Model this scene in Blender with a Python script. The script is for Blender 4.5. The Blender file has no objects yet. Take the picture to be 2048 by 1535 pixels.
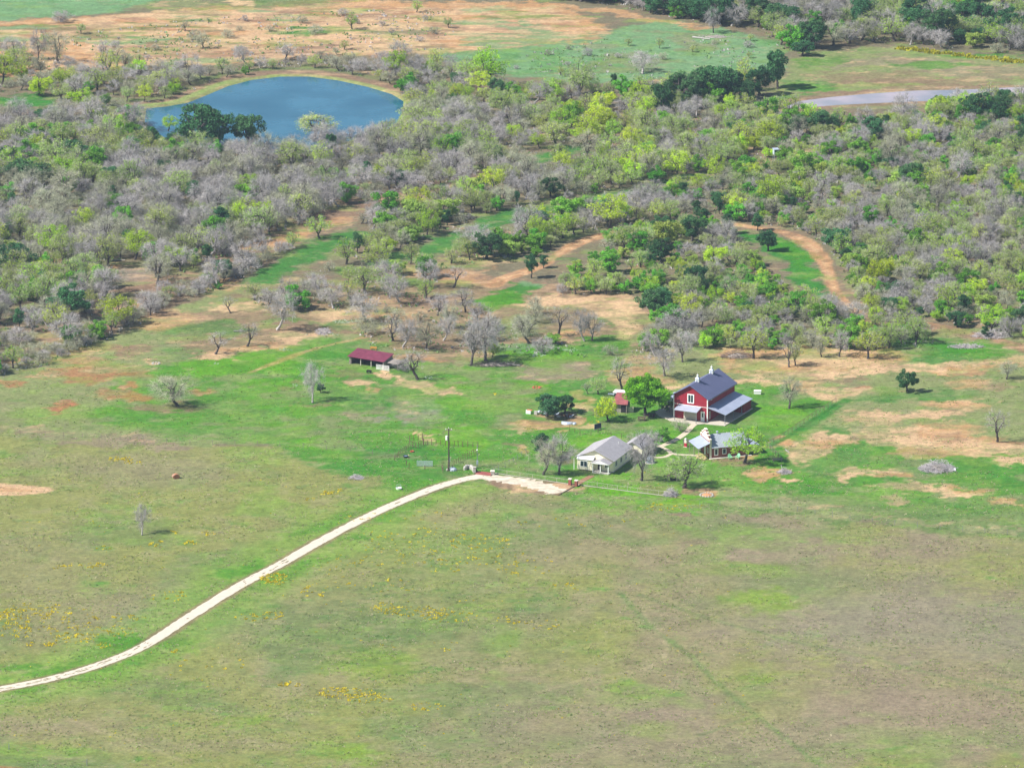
import bpy, math, random
import numpy as np
from mathutils import Vector, Matrix

# ------------------------------------------------------------------ camera, sky, sun
sc = bpy.context.scene
F, CX, CY, PITCH, CAM = 11000.0, 1024.0, 767.5, math.radians(16.12), Vector((0, -1256, 372))
cam_data = bpy.data.cameras.new('camera'); cam = bpy.data.objects.new('camera', cam_data)
sc.collection.objects.link(cam); sc.camera = cam
cam.location = CAM; cam.rotation_euler = (math.pi/2 - PITCH, 0, 0)
cam_data.sensor_width = 36; cam_data.lens = 36*F/2048
cam_data.clip_start = 1; cam_data.clip_end = 20000
SUN_EL, SUN_AZ = math.radians(46), math.radians(253)      # azimuth clockwise from +Y
SUN_DIR = Vector((math.sin(SUN_AZ)*math.cos(SUN_EL), math.cos(SUN_AZ)*math.cos(SUN_EL), math.sin(SUN_EL)))
w = bpy.data.worlds.new('World'); sc.world = w; w.use_nodes = True
sky = w.node_tree.nodes.new('ShaderNodeTexSky'); sky.sky_type = 'NISHITA'; sky.sun_disc = False
sky.sun_elevation = SUN_EL; sky.sun_rotation = SUN_AZ; sky.air_density = 1.0; sky.dust_density = 0.3
w.node_tree.links.new(sky.outputs[0], w.node_tree.nodes['Background'].inputs[0])
w.node_tree.nodes['Background'].inputs[1].default_value = 0.075
sl = bpy.data.lights.new('sun', 'SUN'); sl.energy = 5.0; sl.angle = math.radians(0.5); sl.color = (1, .965, .93)
so = bpy.data.objects.new('sun', sl); sc.collection.objects.link(so)
so.rotation_euler = SUN_DIR.to_track_quat('Z', 'Y').to_euler()
so.location = (0, 0, 300)
sc.view_settings.view_transform = 'Standard'; sc.view_settings.look = 'None'
sc.view_settings.gamma = 1; sc.view_settings.exposure = 0.68
sc.cycles.max_bounces = 5; sc.cycles.diffuse_bounces = 3; sc.cycles.glossy_bounces = 2
sc.cycles.transmission_bounces = 4; sc.cycles.volume_bounces = 0; sc.cycles.transparent_max_bounces = 8
sc.cycles.use_adaptive_sampling = True; sc.cycles.adaptive_threshold = 0.02

# ------------------------------------------------------------------ helpers
_s, _c = math.sin(PITCH), math.cos(PITCH)
def G(px, py, z=0.0):
    """a point of the photograph's 2048 grid -> the ground point (x, y)"""
    a = (px-CX)/F; b = -(py-CY)/F
    dx, dy, dz = a, _c + b*_s, -_s + b*_c
    t = (z-CAM.z)/dz
    return (CAM.x+dx*t, CAM.y+dy*t)
def PX(x, y, z=0.0):
    vx, vy, vz = x-CAM.x, y-CAM.y, z-CAM.z
    d = vy*_c - vz*_s; u = vy*_s + vz*_c
    return (CX+F*vx/d, CY-F*u/d)
def MPP(px, py):
    """metres per photograph pixel across the line of sight, for a thing standing at px, py"""
    x, y = G(px, py); return ((y-CAM.y)*_c + CAM.z*_s)/F
def lin(c):
    c = np.asarray(c, float)/255.0
    return np.where(c <= .04045, c/12.92, ((c+.055)/1.055)**2.4)
def hx(h): return lin([int(h[i:i+2], 16) for i in (0, 2, 4)])
COL = sc.collection
def tag(o, label=None, cat=None, group=None, kind=None):
    if label: o['label'] = label
    if cat: o['category'] = cat
    if group: o['group'] = group
    if kind: o['kind'] = kind
    return o
def thing(name, label, cat, loc=(0, 0, 0), rz=0.0, group=None):
    o = bpy.data.objects.new(name, None); COL.objects.link(o)
    o.location = loc; o.rotation_euler = (0, 0, rz); o.empty_display_size = .5
    return tag(o, label, cat, group)
def link_mesh(name, me, parent=None):
    o = bpy.data.objects.new(name, me); COL.objects.link(o)
    if parent is not None: o.parent = parent
    return o

class MB:
    """collects shapes into one mesh"""
    def __init__(s): s.v = []; s.f = []; s.m = []
    def add(s, vs, fs, mi=0):
        n = len(s.v); s.v += [tuple(p) for p in vs]; s.f += [tuple(i+n for i in f) for f in fs]; s.m += [mi]*len(fs); return s
    def box(s, x0, x1, y0, y1, z0, z1, mi=0):
        vs = [(x0,y0,z0),(x1,y0,z0),(x1,y1,z0),(x0,y1,z0),(x0,y0,z1),(x1,y0,z1),(x1,y1,z1),(x0,y1,z1)]
        return s.add(vs, [(0,3,2,1),(4,5,6,7),(0,1,5,4),(1,2,6,5),(2,3,7,6),(3,0,4,7)], mi)
    def slab(s, pts, t, mi=0):
        """a flat panel through four corners, thickness t downwards"""
        P = [Vector(p) for p in pts]; n = (P[1]-P[0]).cross(P[2]-P[0]).normalized()
        if n.z < 0: n = -n
        Q = [p-n*t for p in P]; k = len(P); vs = P+Q
        fs = [tuple(range(k)), tuple(range(2*k-1, k-1, -1))]+[(i, (i+1) % k, (i+1) % k+k, i+k) for i in range(k)]
        return s.add(vs, fs, mi)
    def prism(s, prof, a, b, axis='y', mi=0):
        """profile of (p, z) pairs extruded from a to b"""
        k = len(prof)
        mk = (lambda p, z, t: (p, t, z)) if axis == 'y' else (lambda p, z, t: (t, p, z))
        vs = [mk(p, z, a) for p, z in prof]+[mk(p, z, b) for p, z in prof]
        fs = [tuple(range(k)), tuple(range(2*k-1, k-1, -1))]+[(i, (i+1) % k, (i+1) % k+k, i+k) for i in range(k)]
        return s.add(vs, fs, mi)
    def tube(s, a, b, r0, r1=None, n=6, mi=0):
        r1 = r0 if r1 is None else r1
        a = Vector(a); b = Vector(b); d = (b-a)
        if d.length < 1e-6: return s
        d.normalize(); u = d.orthogonal().normalized(); w_ = d.cross(u)
        vs = []
        for c, r in ((a, r0), (b, r1)):
            for i in range(n):
                t = 2*math.pi*i/n; vs.append(c+(u*math.cos(t)+w_*math.sin(t))*r)
        fs = [(i, (i+1) % n, (i+1) % n+n, i+n) for i in range(n)]+[tuple(range(n-1, -1, -1)), tuple(range(n, 2*n))]
        return s.add(vs, fs, mi)
    def lathe(s, prof, c=(0, 0, 0), n=14, mi=0):
        vs = []; fs = []
        for r, z in prof:
            for i in range(n):
                t = 2*math.pi*i/n; vs.append((c[0]+r*math.cos(t), c[1]+r*math.sin(t), c[2]+z))
        for j in range(len(prof)-1):
            for i in range(n): fs.append((j*n+i, j*n+(i+1) % n, (j+1)*n+(i+1) % n, (j+1)*n+i))
        fs += [tuple(range(n-1, -1, -1)), tuple(range((len(prof)-1)*n, len(prof)*n))]
        return s.add(vs, fs, mi)
    def mesh(s, name, mats):
        me = bpy.data.meshes.new(name); me.from_pydata(s.v, [], s.f)
        for m in (mats if isinstance(mats, (list, tuple)) else [mats]): me.materials.append(m)
        me.polygons.foreach_set('material_index', s.m); me.update()
        return me
    def build(s, name, mats, parent=None): return link_mesh(name, s.mesh(name, mats), parent)

def np_mesh(name, V, quads=None, tris=None, mats=()):
    """fast mesh from numpy arrays"""
    me = bpy.data.meshes.new(name)
    nq = 0 if quads is None else len(quads); nt = 0 if tris is None else len(tris)
    me.vertices.add(len(V)); me.vertices.foreach_set('co', np.asarray(V, np.float32).ravel())
    idx = np.concatenate([x.ravel() for x in (quads, tris) if x is not None and len(x)]).astype(np.int32)
    me.loops.add(len(idx)); me.loops.foreach_set('vertex_index', idx)
    me.polygons.add(nq+nt)
    st = np.concatenate([np.arange(nq)*4, nq*4+np.arange(nt)*3]).astype(np.int32)
    me.polygons.foreach_set('loop_start', st)
    for m in mats: me.materials.append(m)
    me.update(calc_edges=True)
    return me

# numpy value noise in world metres
def _hash(ix, iy, seed):
    h = (ix.astype(np.int64)*374761393 + iy.astype(np.int64)*668265263 + seed*974634777) & 0xffffffff
    h = ((h ^ (h >> 13))*1274126177) & 0xffffffff
    return ((h ^ (h >> 16)) & 0xffffff)/float(0xffffff)
def vnoise(x, y, seed=0):
    ix = np.floor(x); iy = np.floor(y); fx = x-ix; fy = y-iy
    fx = fx*fx*fx*(fx*(fx*6-15)+10); fy = fy*fy*fy*(fy*(fy*6-15)+10)
    a = _hash(ix, iy, seed); b = _hash(ix+1, iy, seed); c = _hash(ix, iy+1, seed); d = _hash(ix+1, iy+1, seed)
    return (a*(1-fx)+b*fx)*(1-fy)+(c*(1-fx)+d*fx)*fy
def fbm(x, y, sc_, octv=4, seed=0, gain=.5):
    x = x/sc_; y = y/sc_; t = 0; a = 1; n = 0
    for o in range(octv):
        t = t+a*vnoise(x+o*17.3, y-o*9.1, seed+o); n += a; a *= gain; x = x*2.03; y = y*2.03
    return t/n
def sstep(a, b, x):
    t = np.clip((x-a)/(b-a), 0, 1); return t*t*(3-2*t)
def poly_sd(x, y, pts):
    """signed distance in metres, negative inside"""
    d = np.full(x.shape, 1e9); ins = np.zeros(x.shape, bool); n = len(pts)
    for i in range(n):
        x0, y0 = pts[i]; x1, y1 = pts[(i+1) % n]; ex, ey = x1-x0, y1-y0
        t = np.clip(((x-x0)*ex+(y-y0)*ey)/(ex*ex+ey*ey+1e-9), 0, 1)
        d = np.minimum(d, (x-x0-t*ex)**2+(y-y0-t*ey)**2)
        c = ((y0 > y) != (y1 > y)) & (x < (x1-x0)*(y-y0)/(y1-y0+1e-12)+x0)
        ins ^= c
    d = np.sqrt(d); return np.where(ins, -d, d)
def line_d(x, y, pts):
    d = np.full(x.shape, 1e9)
    for (x0, y0), (x1, y1) in zip(pts[:-1], pts[1:]):
        ex, ey = x1-x0, y1-y0
        t = np.clip(((x-x0)*ex+(y-y0)*ey)/(ex*ex+ey*ey+1e-9), 0, 1)
        d = np.minimum(d, (x-x0-t*ex)**2+(y-y0-t*ey)**2)
    return np.sqrt(d)
def GP(pts): return [G(*p) for p in pts]
def smooth_line(pts, k=6):
    """Catmull-Rom through ground points"""
    P = [np.array(p, float) for p in pts]; P = [2*P[0]-P[1]]+P+[2*P[-1]-P[-2]]; out = []
    for i in range(1, len(P)-2):
        for j in range(k):
            t = j/k; a, b, c, d = P[i-1], P[i], P[i+1], P[i+2]
            out.append(tuple(.5*((2*b)+(-a+c)*t+(2*a-5*b+4*c-d)*t*t+(-a+3*b-3*c+d)*t**3)))
    out.append(tuple(P[-2])); return out

# ------------------------------------------------------------------ materials
def mat(name, col, rough=.8, var=.12, scale=2.0, metal=0.0, bump=0.0, spec=.3, objvar=0.0, stripes=None):
    """procedural surface: base colour broken up by two noises, optional ribs (axis, spacing, depth)"""
    m = bpy.data.materials.new(name); m.use_nodes = True; nt = m.node_tree; N = nt.nodes; L = nt.links
    b = N['Principled BSDF']; b.inputs['Roughness'].default_value = rough; b.inputs['Metallic'].default_value = metal
    b.inputs['Specular IOR Level'].default_value = spec
    tc = N.new('ShaderNodeTexCoord'); n1 = N.new('ShaderNodeTexNoise'); n1.inputs['Scale'].default_value = scale
    n1.inputs['Detail'].default_value = 5; L.new(tc.outputs['Object'], n1.inputs['Vector'])
    hsv = N.new('ShaderNodeHueSaturation'); hsv.inputs['Color'].default_value = (*col, 1)
    mr = N.new('ShaderNodeMapRange'); mr.inputs['From Min'].default_value = .3; mr.inputs['From Max'].default_value = .7
    mr.inputs['To Min'].default_value = 1-var; mr.inputs['To Max'].default_value = 1+var
    L.new(n1.outputs['Fac'], mr.inputs['Value'])
    last = mr.outputs[0]
    if stripes:
        ax, sp, dep = stripes
        sx = N.new('ShaderNodeSeparateXYZ'); L.new(tc.outputs['Object'], sx.inputs[0])
        md = N.new('ShaderNodeMath'); md.operation = 'PINGPONG'; md.inputs[1].default_value = sp/2
        L.new(sx.outputs[ax], md.inputs[0])
        m2 = N.new('ShaderNodeMapRange'); m2.inputs['From Min'].default_value = 0; m2.inputs['From Max'].default_value = sp*.12
        m2.inputs['To Min'].default_value = 1-dep; m2.inputs['To Max'].default_value = 1
        L.new(md.outputs[0], m2.inputs['Value'])
        mm = N.new('ShaderNodeMath'); mm.operation = 'MULTIPLY'; L.new(last, mm.inputs[0]); L.new(m2.outputs[0], mm.inputs[1]); last = mm.outputs[0]
    if objvar:
        oi = N.new('ShaderNodeObjectInfo'); m3 = N.new('ShaderNodeMapRange'); m3.inputs['To Min'].default_value = 1-objvar; m3.inputs['To Max'].default_value = 1+objvar
        L.new(oi.outputs['Random'], m3.inputs['Value'])
        mm = N.new('ShaderNodeMath'); mm.operation = 'MULTIPLY'; L.new(last, mm.inputs[0]); L.new(m3.outputs[0], mm.inputs[1]); last = mm.outputs[0]
    L.new(last, hsv.inputs['Value']); L.new(hsv.outputs[0], b.inputs['Base Color'])
    if bump:
        bp = N.new('ShaderNodeBump'); bp.inputs['Strength'].default_value = bump; bp.inputs['Distance'].default_value = .05
        L.new(n1.outputs['Fac'], bp.inputs['Height']); L.new(bp.outputs[0], b.inputs['Normal'])
    return m
def leaf_mat(name, col, hue=.03, val=.35, trans=.3):
    m = bpy.data.materials.new(name); m.use_nodes = True; nt = m.node_tree; N = nt.nodes; L = nt.links
    N.remove(N['Principled BSDF']); out = N['Material Output']
    hsv = N.new('ShaderNodeHueSaturation'); hsv.inputs['Color'].default_value = (*col, 1)
    oi = N.new('ShaderNodeObjectInfo'); tc = N.new('ShaderNodeTexCoord')
    n1 = N.new('ShaderNodeTexNoise'); n1.inputs['Scale'].default_value = .9; n1.inputs['Detail'].default_value = 3
    L.new(tc.outputs['Object'], n1.inputs['Vector'])
    a = N.new('ShaderNodeMapRange'); a.inputs['To Min'].default_value = 1-val; a.inputs['To Max'].default_value = 1+val
    L.new(oi.outputs['Random'], a.inputs['Value'])
    b = N.new('ShaderNodeMapRange'); b.inputs['From Min'].default_value = .3; b.inputs['From Max'].default_value = .7
    b.inputs['To Min'].default_value = .7; b.inputs['To Max'].default_value = 1.3; L.new(n1.outputs['Fac'], b.inputs['Value'])
    mm = N.new('ShaderNodeMath'); mm.operation = 'MULTIPLY'; L.new(a.outputs[0], mm.inputs[0]); L.new(b.outputs[0], mm.inputs[1])
    L.new(mm.outputs[0], hsv.inputs['Value'])
    m1 = N.new('ShaderNodeMath'); m1.operation = 'MULTIPLY'; m1.inputs[1].default_value = 7.31; L.new(oi.outputs['Random'], m1.inputs[0])
    fr = N.new('ShaderNodeMath'); fr.operation = 'FRACT'; L.new(m1.outputs[0], fr.inputs[0])
    h = N.new('ShaderNodeMapRange'); h.inputs['To Min'].default_value = .5-hue; h.inputs['To Max'].default_value = .5+hue
    L.new(fr.outputs[0], h.inputs['Value']); L.new(h.outputs[0], hsv.inputs['Hue'])
    d = N.new('ShaderNodeBsdfDiffuse'); t = N.new('ShaderNodeBsdfTranslucent'); mx = N.new('ShaderNodeMixShader'); mx.inputs[0].default_value = trans
    L.new(hsv.outputs[0], d.inputs[0]); L.new(hsv.outputs[0], t.inputs[0]); L.new(d.outputs[0], mx.inputs[1]); L.new(t.outputs[0], mx.inputs[2])
    L.new(mx.outputs[0], out.inputs[0])
    return m
# ------------------------------------------------------------------ ground
KG = 1.75    # displayed value of a sunlit level surface over its albedo
POND = GP([(282,243),(286,214),(330,210),(370,203),(410,187),(450,170),(500,157),(560,150),(620,150),(680,158),(740,171),(790,186),(814,201),(812,222),(800,245),(770,266),(730,277),(690,284),(640,305),(560,306),(450,300),(360,290),(310,268)])
RIVER = GP([(1560,216),(1597,201),(1660,193),(1740,186),(1830,180),(1930,178),(2100,170),(2100,188),(1960,196),(1880,201),(1760,206),(1680,210),(1600,216)])
DRIVE = smooth_line(GP([(-90,1394),(0,1377),(100,1357),(200,1328),(290,1290),(380,1232),(480,1170),(560,1128),(640,1082),(730,1035),(800,1003),(870,975),(920,960),(965,950)]))
TRACK = smooth_line(GP([(985,572),(1010,556),(1080,532),(1130,500),(1180,478),(1250,462),(1330,450),(1400,447),(1470,450),(1530,458),(1580,468),(1615,487),(1640,510),(1655,540),(1668,575),(1690,608),(1740,640),(1850,648),(1960,672),(2060,700)]))
PAD = GP([(955,948),(1010,953),(1140,969),(1155,969),(1117,989),(1040,981),(985,968),(940,962)])
FIELD_EDGE = [(-80,866),(90,872),(240,880),(380,890),(560,892),(700,905),(640,935),(760,950),(880,962),(960,965),(1120,990),(1300,1022),(1380,1035),(1420,1010),(1560,1020),(1700,1042),(1880,1060),(2120,1078)]

C_ = dict(olive='98a266', field='a0a45c', tan='a39877', pink='a8967c', grn='549c20', mow='74b41c', dkg='409030', ltg='8fb14a', yg='8fae3a', straw='c9b78f',
          soil='dcaa76', soilp='eec698', red='c4845c', sand='e8c694', litter='8d8467', brown='a3856b', grey='a39c8c', white='ddd2bd', tealg='86b078', olv2='7d9455', algae='a6b56a')
C_ = {k: hx(v)/KG for k, v in C_.items()}
def axis(c0, f0, f1, c1, fine, grow=1.25, lim=400):
    a = list(np.arange(f0, f1, fine)); st = fine*1.5; x = f0
    while x > c0: x -= st; st = min(st*grow, lim); a.insert(0, x)
    st = fine*1.5; x = a[-1]
    while x < c1: x += st; st = min(st*grow, lim); a.append(x)
    return np.array(a)
xs = axis(-6000, -175, 175, 6000, .55); ys = axis(-3000, -245, 500, 9000, .95)
X, Y = np.meshgrid(xs, ys); x = X.ravel(); y = Y.ravel()
PXx, PXy = PX(x, y)
col = np.empty((len(x), 3))
nA = fbm(x, y, 60, 4, 1); nB = fbm(x, y, 14, 5, 7, .6); nC = fbm(x, y, 4, 4, 13, .6); nD = fbm(x, y*.6, 28, 5, 23, .6); nE = fbm(x, y, 1.6, 3, 31)
wob = (nB-.5)*9+(nC-.5)*5
WX = x+(fbm(x, y, 8, 4, 701, .6)-.5)*9+(fbm(x, y, 2.2, 3, 711, .6)-.5)*3.2
WY = y+(fbm(x, y, 8, 4, 721, .6)-.5)*13+(fbm(x, y, 2.2, 3, 731, .6)-.5)*5
nF = fbm(x*.5, y, 1.7, 3, 741, .7)
def mixc(c, m):
    global col
    col = col*(1-m[:, None])+np.asarray(C_[c] if isinstance(c, str) else c)*m[:, None]
def P(c, pts, amt=1.0, edge=1.5, wb=1.0, tex=0.0):
    sd = poly_sd(*((WX, WY) if wb > .25 else (x, y)), GP(pts)); m = sstep(edge*.8, -edge*.8, sd+wob*wb*.6+(nF-.5)*edge*2.4)*amt
    if tex: m = m*sstep(tex-.1, tex+.1, nB*.5+nC*.5)
    mixc(c, m)
def E(c, cx, cy, rx, ry, amt=1.0, soft=.28, wb=.5, tex=0.0):
    gx, gy = G(cx, cy); mp = MPP(cx, cy); ex = rx*mp; ey = abs(G(cx, cy-ry)[1]-gy)
    d = np.sqrt(((WX-gx)/ex)**2+((WY-gy)/ey)**2)+(nB-.5)*wb*1.2+(nC-.5)*wb*.9+(nF-.5)*.9
    m = sstep(1+soft, 1-soft, d)*amt
    if tex: m = m*sstep(tex-.08, tex+.08, nB*.45+nC*.55)
    mixc(c, m)
def Ls(c, pts, wid, amt=1.0, edge=.7, wb=.25, tex=0.0):
    m = sstep(wid/2+edge, wid/2-edge, line_d(*((WX, WY) if wb > .25 else (x, y)), smooth_line(GP(pts)) if len(pts) > 2 else GP(pts))+wob*wb+(nF-.5)*edge*1.5)*amt
    if tex: m = m*sstep(tex-.1, tex+.1, nC)
    mixc(c, m)
col[:] = C_['litter']
# --- the hay meadow in front
near = [(-400,866)]+FIELD_EDGE+[(2400,1085),(2600,2400),(-600,2400)]
P('field', near, 1, .8, .08)
m_near = (poly_sd(x, y, GP(near)) < 0)
def near_mix(c, m): mixc(c, m*m_near)
near_mix('tan', sstep(.46, .66, nD)*.75*np.clip(.45+(PXx-700)/1500+(PXy-1200)/1200, .25, 1))
near_mix('pink', sstep(.52, .72, fbm(x, y*.45, 40, 4, 51, .6))*.8*np.clip(.3+(PXx-600)/1300, .15, 1))
near_mix('olv2', sstep(.5, .7, fbm(x, y, 22, 4, 61, .6))*.6)
near_mix('ltg', sstep(.60, .74, fbm(x, y, 18, 4, 71, .6))*.55)
near_mix('tan', sstep(.56, .75, nC)*.35); near_mix('olv2', sstep(.55, .75, fbm(x*.5, y, 2.2, 4, 79, .65))*.4)
near_mix('grn', sstep(.66, .8, nC*.5+fbm(x, y, 9, 3, 77)*.5)*.6)
for a in [(1650,1190,330,90,'pink',.5),(1900,1300,250,110,'pink',.55),(1750,1420,400,80,'pink',.45),(1200,1440,220,50,'pink',.5),(1300,1500,280,60,'tan',.5),(1860,1095,190,28,'pink',.6),
          (1800,1250,300,60,'grey',.3),(330,1230,300,60,'tan',.5),(60,1130,150,60,'tan',.4),(240,925,200,22,'tan',.4),(330,950,130,26,'tan',.5),(1560,1165,120,24,'olv2',.5),
          (740,1325,80,20,'yg',.8),(700,1500,55,22,'yg',.85),(1530,1202,70,20,'yg',.8),(1515,1348,50,12,'yg',.6),(500,1436,60,10,'yg',.7),(1300,1460,60,14,'yg',.4),(1480,1140,90,12,'yg',.4),
          (640,1260,180,60,'olv2',.5),(900,1240,220,70,'olv2',.35),(900,1120,200,60,'olv2',.3),(60,1500,120,10,'ltg',.7),(420,1490,200,12,'tan',.45),(340,1240,120,30,'grey',.35),
          (40,1450,160,16,'pink',.5),(880,1080,150,40,'ltg',.35),(1120,1010,200,14,'olv2',.3)]:
    E(a[4], a[0], a[1], a[2], a[3], a[5], .6, .7)
# green verges of the drive
dl = line_d(x, y, DRIVE)
mixc('ltg', sstep(17, 5, dl+wob*.9)*.75*m_near); mixc('grn', sstep(9, 4, dl+wob*1.2-2)*.55*sstep(.45, .55, nB)*m_near)
E('grn', 230, 1285, 70, 14, .8, .5, .5); E('grn', 90, 1335, 90, 12, .7); E('grn', 490, 1150, 50, 12, .7)
# faint mown paths and cow trails through the meadow
for pts, wd, c, am in [([(1240,1185),(1290,1235),(1325,1270),(1328,1310),(1290,1338),(1180,1355),(1080,1383)],1.4,'straw',.35),
                ([(1280,1190),(1400,1230),(1560,1275),(1720,1310),(1900,1355),(2080,1390)],1.2,'olv2',.5),
                ([(1240,1185),(1300,1250),(1380,1310),(1440,1370),(1520,1435),(1640,1530)],1.3,'olv2',.7),
                ([(1400,1470),(1520,1425)],1.2,'olv2',.5),([(140,1440),(260,1480),(380,1525)],1.5,'straw',.3)]:
    Ls(c, pts, wd, am, .6, .1)
P('soilp', [(-200,960),(0,966),(60,970),(100,974),(108,980),(90,986),(40,990),(-200,992)], 1, .3, .1); P('soil', [(-200,974),(10,974),(70,978),(60,983),(-200,984)], .6, .6, .1)
P('red', [(-200,1524),(40,1533),(90,1560),(-200,1600)], .9, .5, .1)
P('olv2', [(-200,1506),(60,1511),(200,1535),(90,1560),(40,1533),(-200,1524)], .8, .6, .2)
# --- farm pasture (green band)
P('olive', [(-200,766),(60,735),(230,672),(370,600),(520,560),(700,560),(1000,560),(1300,640),(1500,700),(1900,650),(2200,680),(2200,1078),(1880,1060),(1560,1020),(1380,1035),(960,965),(640,935),(560,892),(240,880),(-200,866)], 1, 2, .3)
P('grn', [(250,740),(480,706),(690,676),(770,668),(900,730),(1040,690),(1230,690),(1330,800),(1500,760),(1700,800),(1560,900),(1700,980),(1600,1010),(1420,1005),(1380,1030),(1100,985),(960,960),(800,985),(640,930),(560,885),(300,872),(180,840)], .85, 3, .7)
P('grn', [(1520,900),(1700,880),(2100,900),(2100,1060),(1880,1058),(1560,1018),(1400,1000)], .8, 3, .8)
farm = ~m_near & (PXy > 640)
mixc('mow', sstep(.5, .65, nD)*.55*farm*(col[:, 1] > col[:, 0]*1.4)); mixc('dkg', sstep(.55, .7, nB)*.4*farm*(col[:, 1] > col[:, 0]*1.4))
mixc('tan', sstep(.6, .75, fbm(x, y, 12, 4, 91, .6))*.5*farm)
for a in [
  # left pasture
  (60,800,140,50,'olive',.8),(110,830,90,18,'ltg',.6),(190,745,120,16,'red',.75),(150,720,60,12,'soil',.6),(110,817,26,11,'red',.95),(250,790,60,8,'red',.7),(265,772,18,5,'red',.8),(170,700,80,12,'soil',.6),
  (312,724,16,5,'soilp',1),(260,700,60,8,'brown',.7),(430,700,90,14,'dkg',.6),(330,640,60,14,'soil',.7),(250,735,80,10,'olive',.6),(20,765,30,6,'red',.8),(395,780,20,4,'red',.6),
  (210,884,100,8,'pink',.75),(240,876,60,5,'tan',.7),(330,890,50,6,'pink',.8),(40,858,60,6,'tan',.6),(100,868,70,5,'tan',.5),(520,750,60,5,'tan',.4),
  (700,834,38,9,'tan',.8),(740,835,30,6,'grey',.6),(740,800,60,14,'dkg',.7),(715,765,24,7,'soilp',.95),(745,772,14,3,'soil',.8),(590,770,30,6,'brown',.5),(620,808,40,5,'brown',.6),
  (850,820,60,24,'grey',.75),(810,806,40,14,'tan',.6),(700,745,45,6,'brown',.5),(870,840,40,10,'ltg',.4),(330,815,70,9,'brown',.6),
  # dirt by the red roofed shed
  (1120,745,82,18,'tan',.95),(1130,748,70,14,'pink',.5),(1073,774,8,3,'red',1),
  # green areas around the corral
  (830,905,90,14,'dkg',.55),(740,935,90,14,'dkg',.45),(930,880,60,26,'mow',.7),(900,800,90,26,'mow',.5),(1000,800,60,20,'ltg',.5),(860,870,60,12,'mow',.5),(1060,905,28,12,'mow',.4),
  (834,868,13,3,'soilp',1),(851,874,8,3,'sand',.8),(1060,855,60,9,'soil',.55),(1100,845,40,6,'brown',.6),(1022,860,18,4,'sand',1),(1052,853,12,3,'sand',.9),(1100,852,60,8,'soil',.5),(1020,885,30,5,'brown',.7),(1045,893,16,8,'soil',.55),
  (1160,812,20,8,'sand',.9),(1175,795,14,14,'soil',.5),(1190,850,22,5,'sand',.7),(1150,840,22,6,'soil',.6),(1130,835,30,5,'brown',.6),(1200,820,20,6,'brown',.5),
  (1110,925,40,8,'brown',.45),(1080,940,34,7,'olive',.6),(1130,920,20,8,'brown',.3),
  # yard
  (1210,885,60,18,'mow',.9),(1560,830,60,26,'mow',.8),(1350,870,30,14,'mow',.4),(1330,1005,120,14,'mow',.9),(1230,985,70,10,'mow',.8),(1310,940,60,16,'olive',.4),(1440,870,45,8,'olv2',.6),(1330,1012,70,7,'yg',.6),
  (1330,975,40,10,'brown',.5),(1290,955,30,9,'olive',.6),(1480,925,34,7,'brown',.9),(1440,919,40,4,'brown',.9),(1500,915,26,4,'soil',.8),
  # right pasture soil
  (1520,950,45,6,'soil',.85),(1560,940,36,5,'soil',.8),(1577,961,19,4,'soilp',1),(1415,985,18,5,'soil',.9),(1390,990,30,5,'brown',.8),(1360,992,20,3,'brown',.6),
  (1620,895,42,12,'soilp',1),(1612,915,28,10,'sand',1),(1570,885,22,8,'soil',.85),(1650,870,30,5,'soilp',.9),(1560,890,30,5,'soil',.7),(1655,885,50,8,'soil',.9),
  (1750,835,60,12,'soilp',.95),(1790,865,100,12,'soilp',.95),(1810,885,80,14,'soilp',.9),(1900,860,70,16,'soil',.8),(1850,830,70,8,'soilp',.9),(1930,812,34,10,'soilp',.95),(1900,808,60,8,'soil',.7),
  (1950,885,70,12,'soil',.9),(2010,900,50,10,'soilp',.9),(2030,925,40,10,'soilp',.95),(1940,895,60,14,'soilp',.75),(1850,905,90,9,'soil',.6),(1730,940,60,7,'soilp',.9),(1700,950,30,5,'soilp',.9),(1790,950,50,6,'soil',.8),
  (1830,975,60,9,'soilp',.9),(1790,1000,40,8,'soilp',.95),(1920,985,70,8,'soilp',.9),(2020,1003,30,7,'soil',.8),(1980,1040,24,5,'red',.7),(1935,975,60,5,'soil',.7),(1700,905,50,14,'dkg',.7),(1730,890,60,8,'dkg',.5),
  (1850,935,50,9,'dkg',.6),(2000,960,50,12,'dkg',.5),(1680,860,30,7,'dkg',.8),(1850,790,90,12,'dkg',.75),(1760,800,60,8,'dkg',.6),(1640,935,70,12,'dkg',.6),(1950,1020,100,14,'dkg',.5),(1620,1000,120,14,'olive',.5),(1900,1045,120,8,'olv2',.6),
  (1950,700,70,16,'grn',.85),(1880,720,70,12,'dkg',.7),(2020,700,60,10,'grn',.8),(1940,768,50,9,'soil',.6),(1990,780,50,9,'brown',.6),(1700,785,40,5,'soilp',.8),(1640,778,30,5,'soilp',.7),(1620,770,40,6,'soil',.6),(1715,780,18,3,'red',.7),
  (1560,760,70,9,'mow',.5),(1400,760,60,10,'olive',.5),(1300,760,60,12,'soil',.6),(1270,745,40,14,'soil',.7),(1240,790,30,16,'olive',.5)]:
    E(a[4], a[0], a[1], a[2], a[3], a[5])
P('olv2', [(1420,990),(1560,985),(1700,1005),(1900,1015),(2200,1020),(2200,1090),(1880,1064),(1560,1024),(1400,1020)], .75, 3, .6)
for a in [(1520,1005,90,7),(1620,1015,70,6),(1700,1030,80,6),(1850,1040,90,6),(1980,1055,60,5),(1470,985,40,6)]: E('straw', *a, .4)
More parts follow.
